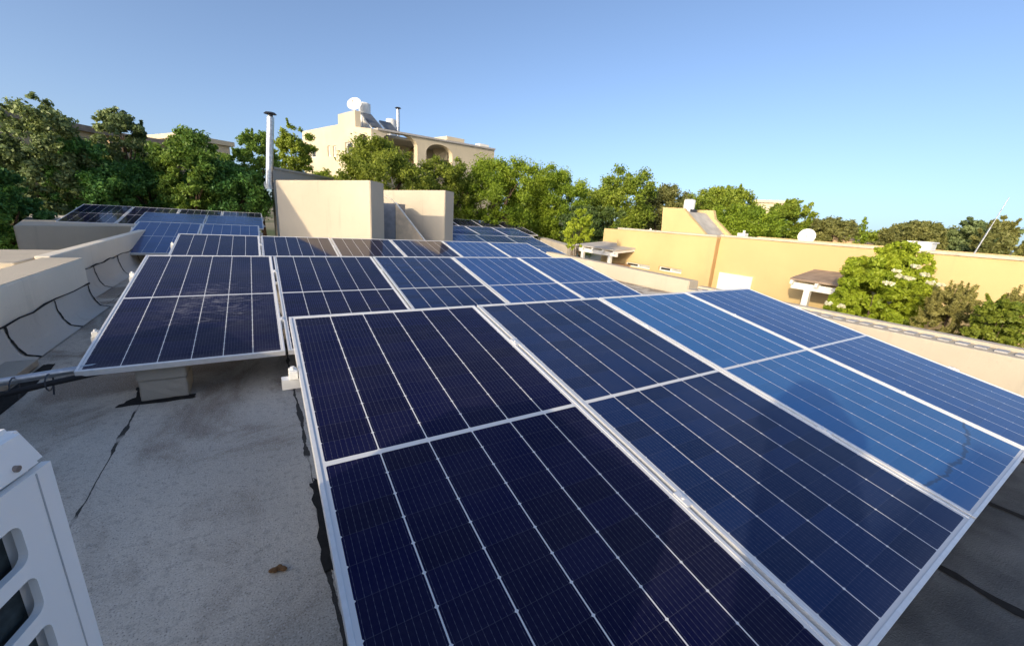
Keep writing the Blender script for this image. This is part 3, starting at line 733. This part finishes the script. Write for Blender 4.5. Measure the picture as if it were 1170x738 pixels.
# ------------------------------------------------------------------ tall house in the middle distance
TB = atd(424, 147, 28); TB.z = 0
dl = Vector((math.cos(R_(106.4)), math.sin(R_(106.4)), 0)); dr = Vector((math.cos(R_(7)), math.sin(R_(7)), 0))
def along(px, py, d):                                  # where the sight line meets the vertical plane through the corner along d
    n_ = Vector((d.y, -d.x, 0)); rr_ = ray(px, py); t_ = (TB - C0).dot(n_) / rr_.dot(n_); P = C0 + rr_ * t_
    return ((P - TB).dot(d), P.z)
th = thing('tall_house', 'pale two storey house with arches rising above the trees in the middle', 'house', TB)
inl = dr.copy(); inr = dl.copy()
def to_l(o): return lambda u, v, w_: dl * u + inl * (w_ + o) + zz * v
def to_r(o): return lambda u, v, w_: dr * u + inr * (w_ + o) + zz * v
ZT = along(424, 147, dl)[1]; uL = along(345.2, 150.4, dl)[0]; uR = along(565, 172, dr)[0]; ZR = along(440, 150.5, dr)[1]
def lrect(a, b_, c, d): (u0, v1), (u1, v0) = along(a, b_, dl), along(c, d, dl); return rect(min(u0, u1), v0, max(u0, u1), v1)
ua, va = along(407, 176, dl); ub, _ = along(422, 176, dl); _, vtop = along(414, 153, dl)
LW = [lrect(354, 171, 361, 180), lrect(374, 167, 378, 179), lrect(380, 167, 384.5, 179), lrect(394, 163, 403, 176)]
aw = (min(ua, ub), max(ua, ub)); LA = arch(aw[0], aw[1], -1.0, vtop - (aw[1] - aw[0]) / 2)
sp = along(386, 131, dl); sp2 = along(405.5, 130, dl)
us = sorted((sp[0], sp2[0]))
zlow = along(386, 142.5, dl)[1]
outl = [(0.0, -3.2), (uL, -3.2), (uL, along(345.2, 150.4, dl)[1]), (us[1], zlow), (us[1], sp[1]), (us[0], sp[1]), (us[0], ZT + .25), (0.0, ZT)]
b = BM(); plate(b, outl, LW + [LA], to_l(0), .35); obj('side_wall', b, M['tall'], th)
for i, r4 in enumerate(LW):
    fr = BM(); (u0, v0), (u1, v1) = r4[0], r4[2]
    plate(fr, rect(u0 + .003, v0 + .003, u1 - .003, v1 - .003), [rect(u0 + .07, v0 + .07, u1 - .07, v1 - .07)], to_l(.10), .06); f_ = obj('window', fr, M['white'], th)
    g = BM(); plate(g, rect(u0 + .02, v0 + .02, u1 - .02, v1 - .02), [], to_l(.17), .02); obj('pane', g, M['pale_glass'] if i in (1, 2) else M['dark_glass'], f_)
a1 = (along(437, 170, dr)[0], along(477, 170, dr)[0]); a2 = (along(487, 180, dr)[0], along(517, 180, dr)[0])
v1 = along(457, 152.5, dr)[1]; v2 = along(503, 165.5, dr)[1]
RA = [arch(a1[0], a1[1], -1.2, v1 - .55 * (a1[1] - a1[0]) / 2 * 1.0, 18, .55), arch(a2[0], a2[1], -1.2, v2 - .62 * (a2[1] - a2[0]) / 2, 18, .62)]
outr = [(.36, -3.2), (uR, -3.2), (uR, along(565, 172, dr)[1]), (.36, ZR)]
b = BM(); plate(b, outr, RA, to_r(0.001), .4); obj('front_wall', b, M['tall'], th)
b = BM(); plate(b, [(.36, ZR + .004), (uR, along(565, 172, dr)[1] + .004), (uR, along(565, 172, dr)[1] + .12), (.36, ZR + .12)], [], to_r(-.10), .55); obj('coping', b, plain('grey_coping', (.42, .40, .38), .8), th)
b = BM(); plate(b, [(.4, -3.2), (uR - .2, -3.2), (uR - .2, along(565, 172, dr)[1] - .21), (.4, ZR - .26)], [], to_r(3.2), .3); obj('loggia_back_wall', b, M['tall'], th)
b = BM(); plate(b, [(.4, ZR - .25), (uR - .2, along(565, 172, dr)[1] - .2), (uR - .2, along(565, 172, dr)[1] - .08), (.4, ZR - .1)], [], to_r(.42), 7.5); obj('roof', b, M['roof_grey'], th)
b = BM(); plate(b, rect(.4, -1.4, uR - .2, -1.2), [], to_r(.42), 2.7); obj('floor', b, M['tall'], th)
u3 = along(519, 163, dr)[0]; u4 = along(539, 163, dr)[0]
b = BM(); plate(b, rect(u3, ZR - 1.0, u4, along(530, 158.5, dr)[1] + .1), [], to_r(.8), 1.6); obj('roof_step', b, M['tall'], th)
b = BM(); plate(b, rect(uR - .9, ZR - 1.5, uR - .1, along(560, 169, dr)[1] + .25), [], to_r(.5), .5); obj('chimney_stub', b, M['offwhite'], th)
b = BM(); box(b, (-.1, -.2, .5), (.1, .2, 1.2), .02)
wr = obj('wreath', BM(), M['terracotta'], th)
q = bmesh.new(); uu, vv = along(505, 176, dr)
for k in range(20):
    a = k * math.pi / 10; c = dr * (uu + .45 * math.cos(a)) + inr * 3.17 + zz * (vv + .45 * math.sin(a))
    r_ = bmesh.ops.create_icosphere(q, subdivisions=1, radius=.12); bmesh.ops.translate(q, vec=c, verts=r_['verts'])
q.to_mesh(wr.data); q.free(); b.free(); wr.data.materials.clear(); wr.data.materials.append(M['terracotta'])
# things on its roof
def on_tb(px, py, back):                              # a point on the sight line, `back` metres behind the left wall plane
    n_ = inl; rr_ = ray(px, py); P0 = TB + inl * back; nn = Vector((dl.y, -dl.x, 0)); t_ = (P0 - C0).dot(nn) / rr_.dot(nn); return C0 + rr_ * t_
p = on_tb(405, 128, .6); dish('large white satellite dish on the roof of the tall pale house', (p.x, p.y, p.z - .05), .47, (-.45, -.75, .45), M['white'], 'satellite dishes')
p = on_tb(417, 135, 1.6); p2 = on_tb(417, 119, 1.6)
t = thing('water_tank', 'white upright water tank beside the dish on the tall house', 'water tank', (p.x, p.y, p.z - .8))
b = BM(); tube(b, (0, 0, 0), (0, 0, p2.z - p.z + .8), .38, 24); obj('tank', b, M['white'], t)
b = BM(); tube(b, (0, 0, p2.z - p.z + .8), (0, 0, p2.z - p.z + .86), .36, 24, .25); obj('lid', b, M['white'], t)
def slope_collector(label, pa_, pb_, wdir, wid):
    t = thing('solar_water_heater', label, 'water heater', pa_)
    d = Vector(pb_) - Vector(pa_); nrm = d.cross(Vector(wdir)).normalized()
    b = BM(); vs = [b.verts.new(v) for v in (Vector(), d, d + Vector(wdir) * wid, Vector(wdir) * wid)]
    vs += [b.verts.new(v.co - nrm * .09) for v in vs]
    for f in ((0, 1, 2, 3), (7, 6, 5, 4), (0, 4, 5, 1), (1, 5, 6, 2), (2, 6, 7, 3), (3, 7, 4, 0)): b.faces.new([vs[i] for i in f])
    obj('collector', b, M['collector'], t)
    b = BM()
    for k in (0, wid): tube(b, Vector(wdir) * k + nrm * .04, d + Vector(wdir) * k + nrm * .04, .03, 8)
    obj('collector_frame', b, M['alu'], t)
    b = BM()
    for k in (.1, wid - .1):
        e = (d if d.z > 0 else Vector()) + Vector(wdir) * k; tube(b, e, (e.x, e.y, min(0, d.z) - .3), .025, 8)
    obj('stand', b, M['galv'], t)
p = on_tb(412, 130, 1.0); p2 = on_tb(425, 146, 1.0)
slope_collector('dark tilted solar water collector right of the dish on the tall house', p2, p, dr, .7)
p = on_tb(432, 143, 3.0)
slope_collector('second tilted collector near the flue pipe on the tall house', on_tb(444, 152, 2.6), on_tb(433, 139, 2.6), dr, .8)
p = on_tb(447, 152, 4.2); p2 = on_tb(447, 137, 4.2)
t = thing('water_tank', 'white water tank just left of the black capped flue on the tall house', 'water tank', (p.x, p.y, p.z - .4))
b = BM(); tube(b, (0, 0, 0), (0, 0, p2.z - p.z + .4), .36, 24); obj('tank', b, M['white'], t)
b = BM(); tube(b, (0, 0, p2.z - p.z + .4), (0, 0, p2.z - p.z + .45), .34, 24, .2); obj('lid', b, M['white'], t)
def flue(label, base, h, r, lean=(0, 0)):
    t = thing('flue_pipe', label, 'flue', base, (0, 0, 0), 'metal flue pipes')
    b = BM(); tube(b, (0, 0, 0), (lean[0], lean[1], h), r, 20); obj('pipe', b, M['galv'], t, False)
    b = BM(); tube(b, (lean[0], lean[1], h), (lean[0], lean[1], h + r * .8), r * .7, 14); obj('collar', b, M['dark_metal'], t)
    b = BM(); tube(b, (lean[0], lean[1], h + r * .8), (lean[0], lean[1], h + r * 1.25), r * 1.75, 20, r * 1.3); obj('cap', b, M['dark_metal'], t)
    return t
p = on_tb(455, 156, 4.6); p2 = on_tb(454, 126, 4.6); flue('grey flue with black cap on the tall pale house', (p.x, p.y, p.z - .3), p2.z - p.z + .3, .13)
p = atd(307.5, 212, 14.3); p2 = atd(309, 134, 14.3)
fl = flue('tall shiny metal flue with dark cap in front of the left trees', (p.x, p.y, p.z), p2.z - p.z, .095, (p2.x - p.x, p2.y - p.y))
b = BM(); tube(b, (-.10, 0, .02), (.45, .25, .02), .08, 16); tube(b, (0, 0, -.10), (0, 0, 0), .105, 16); obj('elbow', b, M['galv'], fl)
# grey rendered neighbour behind the large cream block
g0 = atd(311, 190.5, 14.2); g1 = atd(400, 205, 18.3); gz = g0.z
b = BM(); d = (g1 - g0); d.z = 0; n_ = Vector((-d.y, d.x, 0)).normalized()
ge = g0 + d * 1.5
t = thing('grey_house', 'plain grey rendered house top behind the large cream block', 'house', (0, 0, 0))
prism(b, [(g0.x, g0.y), (ge.x, ge.y), (ge.x + n_.x * 5, ge.y + n_.y * 5), (g0.x + .25, g0.y + 5)], -3.2, gz - .06); obj('wall', b, M['grey_wall'], t)
b = BM(); prism(b, [(g0.x - n_.x * .04, g0.y - n_.y * .04), (ge.x - n_.x * .04, ge.y - n_.y * .04), (ge.x + n_.x * 5, ge.y + n_.y * 5), (g0.x + .2, g0.y + 5)], gz - .058, gz); obj('coping', b, M['grey_wall'], t)
# houses glimpsed through the trees
def far_house(label, a, b_, D, ztop_py, mat, roofmat=None, depth=8):
    A, B = atd(a, ztop_py[0], D[0]), atd(b_, ztop_py[1], D[1])
    d = Vector((B.x - A.x, B.y - A.y, 0)); n_ = Vector((-d.y, d.x, 0)).normalized(); L_ = d.length; d.normalize()
    t = thing('far_house', label, 'house', (A.x, A.y, 0)); zt = (A.z + B.z) / 2
    holes = [rect(L_ * f - .5, zt - 2.0, L_ * f + .5, zt - .9) for f in (.2, .5, .8)]
    bb = BM(); plate(bb, rect(0, -3.2, L_, zt), holes, lambda u, v, w_: d * u + n_ * w_ + zz * v, .3); obj('wall', bb, mat, t)
    for h in holes:
        bb = BM(); plate(bb, rect(h[0][0] + .01, h[0][1] + .01, h[2][0] - .01, h[2][1] - .01), [], lambda u, v, w_: d * u + n_ * (w_ + .15) + zz * v, .04); obj('window', bb, M['dark_glass'], t)
    bb = BM(); plate(bb, rect(0, -3.2, depth, zt - .005), [], lambda u, v, w_: d * (L_ - .3 + w_ + .003) + n_ * (u + .302) + zz * v, .3); plate(bb, rect(0, -3.2, depth, zt - .005), [], lambda u, v, w_: d * w_ + n_ * (u + .302) + zz * v, .3); obj('side_wall', bb, mat, t)
    bb = BM(); plate(bb, rect(-.2, zt + .002, L_ + .2, zt + .25), [], lambda u, v, w_: d * u + n_ * (w_ - .2) + zz * v, depth + .4); obj('roof', bb, roofmat or mat, t)
far_house('ochre house with brown roof edge glimpsed behind the tall left trees', -60, 120, (24, 27), (131, 148), M['far_house'], M['roof_brown'])
far_house('low ochre house glimpsed through the middle of the left trees', 125, 200, (29, 30), (161, 164), M['far_house'], M['roof_brown'])
far_house('pale sandy house wall showing between the left trees and the flue', 205, 262, (30, 31), (160, 166), M['tall'])
far_house('distant pale house showing through the trees right of the stair tower', 864, 896, (48, 48), (231, 233), M['tall'])

# ------------------------------------------------------------------ foliage
def leaves(name, rng, clumps, leaf, mat, parent, aspect=.55, up=.25, droop=0.0):
    """clumps: (x, y, z, r, n). Each leaf is a small bent pair of faces."""
    P = []; Rr = []; T = []
    for (x, y, z, r, n, tn) in clumps:
        v = rng.normal(size=(n, 3)); v /= np.linalg.norm(v, axis=1)[:, None] + 1e-9
        rad = r * np.minimum(np.abs(rng.normal(0, .66, (n, 1))), 1.25)
        P.append(np.array([x, y, z]) + v * rad * np.array([1, 1, .8])); Rr.append(v); T.append(np.clip(tn + rng.normal(0, .18, n), 0, 1))
    P = np.vstack(P); D = np.vstack(Rr); T = np.concatenate(T); n = len(P)
    nrm = D * .55 + rng.normal(0, .75, (n, 3)) + np.array([0, 0, up]); nrm /= np.linalg.norm(nrm, axis=1)[:, None] + 1e-9
    a = np.cross(nrm, rng.normal(size=(n, 3))); a[:, 2] -= droop; a -= nrm * (a * nrm).sum(1)[:, None]; a /= np.linalg.norm(a, axis=1)[:, None] + 1e-9
    c = np.cross(nrm, a)
    s = leaf * rng.uniform(.6, 1.35, (n, 1)); h = s * aspect * .5
    V = np.empty((n, 4, 3)); V[:, 0] = P - a * s * .5; V[:, 1] = P + c * h + nrm * s * .08; V[:, 2] = P + a * s * .5; V[:, 3] = P - c * h + nrm * s * .08
    me = bpy.data.meshes.new(name); me.vertices.add(4 * n); me.vertices.foreach_set('co', V.reshape(-1))
    me.loops.add(4 * n); me.loops.foreach_set('vertex_index', np.arange(4 * n, dtype=np.int32))
    me.polygons.add(n); me.polygons.foreach_set('loop_start', np.arange(0, 4 * n, 4, dtype=np.int32)); me.polygons.foreach_set('loop_total', np.full(n, 4, np.int32))
    me.update(calc_edges=True)
    at = me.attributes.new('tint', 'FLOAT', 'FACE'); at.data.foreach_set('value', T.astype(np.float32))
    me.materials.append(mat)
    return link(bpy.data.objects.new(name, me), parent)

def crown_clumps(rng, W, H, nc, n_leaf, r_rel=.26, spike=0.0, hollow=.35):
    """many overlapping twig clumps through an uneven egg-shaped volume, base at z = 0"""
    out = []; ph = rng.uniform(0, 6.28, 4)
    lobes = [(rng.normal(size=3), rng.uniform(.10, .32)) for _ in range(9)]
    lobes = [(v / np.linalg.norm(v), a) for v, a in lobes]
    for i in range(int(nc * 2.6)):
        v = rng.normal(size=3); v /= np.linalg.norm(v)
        if v[2] < -.5 and rng.random() < .4: v[2] *= -1
        k = rng.uniform(hollow * .6, 1.0) ** .45
        lump = .86 + sum(a * max(0, (float(v @ l) - .62) / .38) for l, a in lobes) + .05 * math.sin(7 * v[2] + ph[0])
        z = (v[2] * k * lump * .5 + .5) * H
        r = r_rel * .78 * W * rng.uniform(.5, 1.2)
        q = v * k * lump
        if spike > .3 and rng.random() < spike * (.5 if spike > .9 else .22):
            bend = rng.normal(0, .10, 3) + np.array([0, 0, .06]); L = rng.uniform(.04, .13) * (2.4 if spike > .9 else 1)
            for k in range(10):
                f = k / 9; qq = v * lump * (.92 + L * f) + bend * f
                out.append((qq[0] * W, qq[1] * W, (qq[2] * .5 + .5) * H, r * (.36 - .22 * f), max(4, int(n_leaf * (.085 - .055 * f))), .6))
            continue
        tn = .5 + .38 * math.sin(ph[1] + 2.3 * q[0] + 1.7 * q[2]) * rng.uniform(.2, 1) + rng.normal(0, .12)
        out.append((q[0] * W, q[1] * W, z, r, max(10, int(n_leaf * .62 * rng.uniform(.6, 1.4) * (r / (r_rel * .78 * W)) ** 1.7)), min(1, max(0, tn))))
    return out

def tree(label, px, top, bot, halfpx, D, mat, seed, nc=60, nl=190, leaf=.17, spike=.2, r_rel=.26, group=None, name='tree', zbase=-3.2, hollow=.35, aspect=.55):
    rng = np.random.default_rng(seed); leaf *= .72; nl = int(nl * 2.3)
    pt, pb_ = atd(px, top, D), atd(px, bot, D)
    Wm = D * (math.atan((px + halfpx - 585) / FPX) - math.atan((px - halfpx - 585) / FPX)) / 2
    H = max(1.0, pt.z - pb_.z)
    t = thing(name, label, 'tree' if name != 'bush' else 'bush', (pt.x, pt.y, zbase), (0, 0, 0), group)
    cl = crown_clumps(rng, Wm * .88, H * .97, nc, nl, r_rel, spike, hollow); zo = pb_.z - zbase
    leaves('crown', rng, [(x, y, z + zo, r, n, tn) for (x, y, z, r, n, tn) in cl], leaf, mat, t, aspect)
    b = BM(); hz = zo + H * .45
    path(b, [(0, 0, 0), (.06, .03, hz * .4), (-.04, .06, hz * .75), (.05, 0, hz)], [k_ * ((.22 if name == 'bush' else 1)) for k_ in (.055 * Wm + .07, .045 * Wm + .05, .04 * Wm + .03, .03)], 10)
    for (x, y, z, r, n, tn) in cl[:12]:
        s_ = Vector((0, .03, hz * rng.uniform(.45, .9))); e = Vector((x, y, z + zo)); m_ = s_.lerp(e, .5) + Vector((0, 0, .1 * H * rng.uniform(-.3, .6)))
        kk = .3 if name == 'bush' else 1
        path(b, [s_, m_, s_.lerp(e, .8)], [kk * (.03 * Wm + .02), kk * (.02 * Wm + .015), .010 * kk], 6)
    obj('trunk', b, M['bark'], t)
    return t
GL, GM, GR = 'trees along the left roof edge', 'trees behind the panels', 'trees beyond the yellow house'
tree('tall airy olive green tree at the left picture edge', 40, 130, 275, 78, 21, M['leaf_grey'], 1, 90, 200, .17, .35, .22, GL)
tree('very dark dense tree low in the left corner', -22, 185, 345, 66, 16, M['leaf_dark'], 2, 110, 300, .13, .1, .22, GL)
tree('dark leafy tree behind the farthest left panels', 95, 165, 285, 70, 21, M['leaf_dark'], 3, 110, 260, .14, .15, .22, GL, hollow=.2)
tree('airy grey green tree top right of the tall olive tree', 132, 112, 205, 34, 22, M['leaf_grey'], 4, 45, 150, .17, .35, .26, GL)
tree('dark rounded tree in the middle of the left group', 165, 172, 268, 62, 22, M['leaf_dark'], 5, 100, 250, .15, .2, .22, GL, hollow=.2)
tree('mid green tree with ragged top between the dark trees', 208, 150, 262, 46, 21, M['leaf_mid'], 6, 70, 210, .16, .3, .25, GL)
tree('dark green tree just left of the metal flue', 262, 178, 262, 58, 22, M['leaf_dark'], 7, 100, 260, .15, .15, .22, GL, hollow=.2)
tree('lighter green tree with upright shoots by the flue', 290, 142, 215, 30, 22, M['leaf_mid'], 8, 50, 170, .15, .5, .24, GL)
tree('green tree standing behind the metal flue', 332, 142, 215, 26, 25, M['leaf_green'], 9, 48, 170, .17, .4, .26, GL)
tree('olive green tree in front of the tall house', 440, 160, 262, 62, 17, M['leaf_olive'], 10, 110, 260, .125, .2, .20, GM)
tree('small olive tree between the tall house and the clumpy tree', 512, 178, 262, 36, 18.5, M['leaf_olive'], 11, 60, 220, .13, .2, .24, GM)
tree('big clumpy yellow green tree right of the tall house', 568, 176, 275, 54, 20, M['leaf_lime'], 12, 66, 420, .13, .08, .25, GM)
tree('yellow green tree with hanging clumps in the middle', 642, 196, 285, 40, 20.5, M['leaf_lime'], 13, 60, 380, .13, .1, .25, GM)
tree('bright green broad tree left of the yellow house', 706, 198, 285, 48, 24, M['leaf_green'], 14, 80, 260, .17, .25, .23, GM)
tree('shaded dark tree low in front of the bright trees', 672, 236, 290, 34, 17.5, M['leaf_shade'], 15, 60, 240, .12, .15, .25, GM)
tree('brownish green tree behind the stair tower', 760, 210, 282, 34, 27, M['leaf_far'], 16, 60, 220, .19, .3, .24, GR)
tree('spiky topped green tree right of the white tank', 832, 206, 275, 46, 27, M['leaf_green'], 17, 80, 220, .19, .55, .20, GR)
tree('bright yellow green tree behind the yellow parapet', 862, 236, 285, 44, 24, M['leaf_lime'], 18, 70, 260, .16, .2, .24, GR)
tree('ragged green tree with pointed shoots right of the spiky tree', 905, 228, 285, 30, 27, M['leaf_green'], 19, 55, 200, .18, .5, .24, GR)
tree('dull olive tree behind the satellite dish', 948, 245, 288, 30, 30, M['leaf_far'], 20, 50, 200, .19, .25, .26, GR)
tree('low olive tree left of the cypress', 972, 250, 290, 20, 33, M['leaf_far'], 21, 40, 160, .19, .2, .28, GR)
tree('rounded dull tree just right of the cypress', 1022, 262, 295, 26, 33, M['leaf_far'], 22, 45, 170, .2, .2, .28, GR)
tree('olive green tree above the elder bush', 1062, 252, 300, 36, 29, M['leaf_far'], 23, 60, 210, .19, .25, .24, GR)
tree('grey green tree between the elder and the antenna', 1108, 256, 302, 30, 29, M['leaf_grey'], 24, 50, 210, .19, .25, .25, GR)
tree('wind blown brownish tree behind the antenna', 1146, 252, 305, 28, 27, M['leaf_far'], 25, 50, 200, .18, .45, .24, GR)
tree('low olive tree at the right picture edge', 1185, 272, 312, 26, 27, M['leaf_far'], 26, 45, 200, .18, .3, .25, GR)
# second rank closing the gaps to the horizon
for i, (px, top, hw, D, lab, mt) in enumerate(((80, 175, 60, 27, 'shaded tree filling the gap between the left trees', 'leaf_dark'), (375, 190, 30, 30, 'green tree half hidden left of the tall house', 'leaf_green'), (168, 150, 34, 26, 'dark tree closing the gap before the low ochre house', 'leaf_mid'), (238, 160, 32, 26, 'dark tree standing before the pale sandy house wall', 'leaf_mid'), (105, 150, 36, 24, 'mid green tree rising between the tall left trees', 'leaf_mid'),
        (606, 205, 34, 27, 'dark tree filling the gap behind the clumpy tree', 'leaf_green'), (735, 222, 30, 32, 'olive tree half hidden behind the broad bright tree', 'leaf_far'), (795, 222, 34, 34, 'olive tree behind the spiky topped tree', 'leaf_far'),
        (985, 262, 40, 42, 'far olive tree behind the cypress', 'leaf_far'), (1090, 265, 60, 40, 'far dull tree filling the gap above the parapet', 'leaf_far'), (930, 255, 40, 42, 'far olive tree behind the dish', 'leaf_far'), (1040, 256, 40, 36, 'far olive tree rising behind the white vent box', 'leaf_far'), (1128, 252, 44, 38, 'far pale tree closing the skyline by the antenna', 'leaf_grey'), (1000, 262, 30, 38, 'far tree just behind the cypress', 'leaf_green'))):
    tree(lab, px, top, 310, hw, D, M[mt], 60 + i, 60, 220, .22, .2, .26, GL if px < 340 else GR if px > 730 else GM, hollow=.15)
# cypress
def cypress(px, top, bot, D):
    rng = np.random.default_rng(40); pt, pb_ = atd(px, top, D), atd(px, bot, D); H = pt.z + 3.2
    t = thing('cypress', 'slim pointed cypress behind the yellow parapet', 'tree', (pt.x, pt.y, -3.2))
    cl = []
    for k in range(80):
        f = k / 80; r = .50 * (1 - f) ** .7 + .06; a = rng.uniform(0, 6.28)
        cl.append((math.cos(a) * r * .6, math.sin(a) * r * .6, .5 + f * (H - .55), r * .7, int(90 * (1 - f) + 24), rng.uniform(.3, .9)))
    leaves('crown', rng, cl, .15, M['leaf_lime'], t, .35, .8)
    b = BM(); tube(b, (0, 0, 0), (0, 0, 2), .12, 8, .08); obj('trunk', b, M['bark'], t)
cypress(990, 247, 285, 28)
# bushes in the yard
tree('small leafy shoots at the end of the pale low wall', 660, 256, 284, 18, 11.4, M['leaf_elder'], 30, 34, 90, .09, .5, .24, 'bushes', 'bush', -1.2)
el = tree('bright green elder bush with cream flower heads', 1022, 288, 395, 66, 8.9, M['leaf_elder'], 31, 130, 330, .085, .5, .17, 'bushes', 'bush', -3.2)
e2_ = tree('lower elder growth with flowers in front of the pergola', 962, 334, 400, 24, 8.4, M['leaf_elder'], 32, 40, 150, .085, .35, .25, 'bushes', 'bush', -3.2)
tree('brownish feathery shrub right of the elder', 1095, 326, 420, 40, 8.2, M['leaf_brown'], 33, 90, 110, .085, .95, .15, 'bushes', 'bush', -3.2, aspect=.2)
tree('brown and green shrub at the right edge before the yellow wall', 1158, 338, 440, 38, 8.0, M['leaf_brown'], 34, 90, 110, .085, .95, .15, 'bushes', 'bush', -3.2, aspect=.2)
tree('olive shrub low behind the right parapet', 1140, 372, 440, 44, 7.5, M['leaf_olive'], 35, 70, 170, .055, .5, .2, 'bushes', 'bush', -3.2)
def umbel(par, px, py, D, r, seed):
    rng = np.random.default_rng(seed); c = atd(px, py, D) - par.location
    cl = []
    for k in range(14):
        a = rng.uniform(0, 6.28); q = r * math.sqrt(rng.random()); cl.append((c.x + q * math.cos(a), c.y + q * math.sin(a), c.z + rng.uniform(-.01, .02) - q * q * .8, r * .28, 26, rng.uniform(.3, 1)))
    leaves('flower_head', rng, cl, .026, M['petal'], par, .9, .3)
for i, (px, py, r) in enumerate(((1031, 316, .085), (1040, 318.5, .08), (1016, 324, .075), (1057, 314, .06), (1063, 323, .06), (1045, 305, .06), (1024, 310, .05), (1075, 326, .05))): umbel(el, px, py, 7.85, r * .8, 70 + i)
for i, (px, py, r) in enumerate(((947, 347, .075), (962, 350, .075))): umbel(e2_, px, py, 7.75, r * .8, 80 + i)

print('FACES', sum(len(o.data.polygons) for o in bpy.data.objects if o.type == 'MESH'))
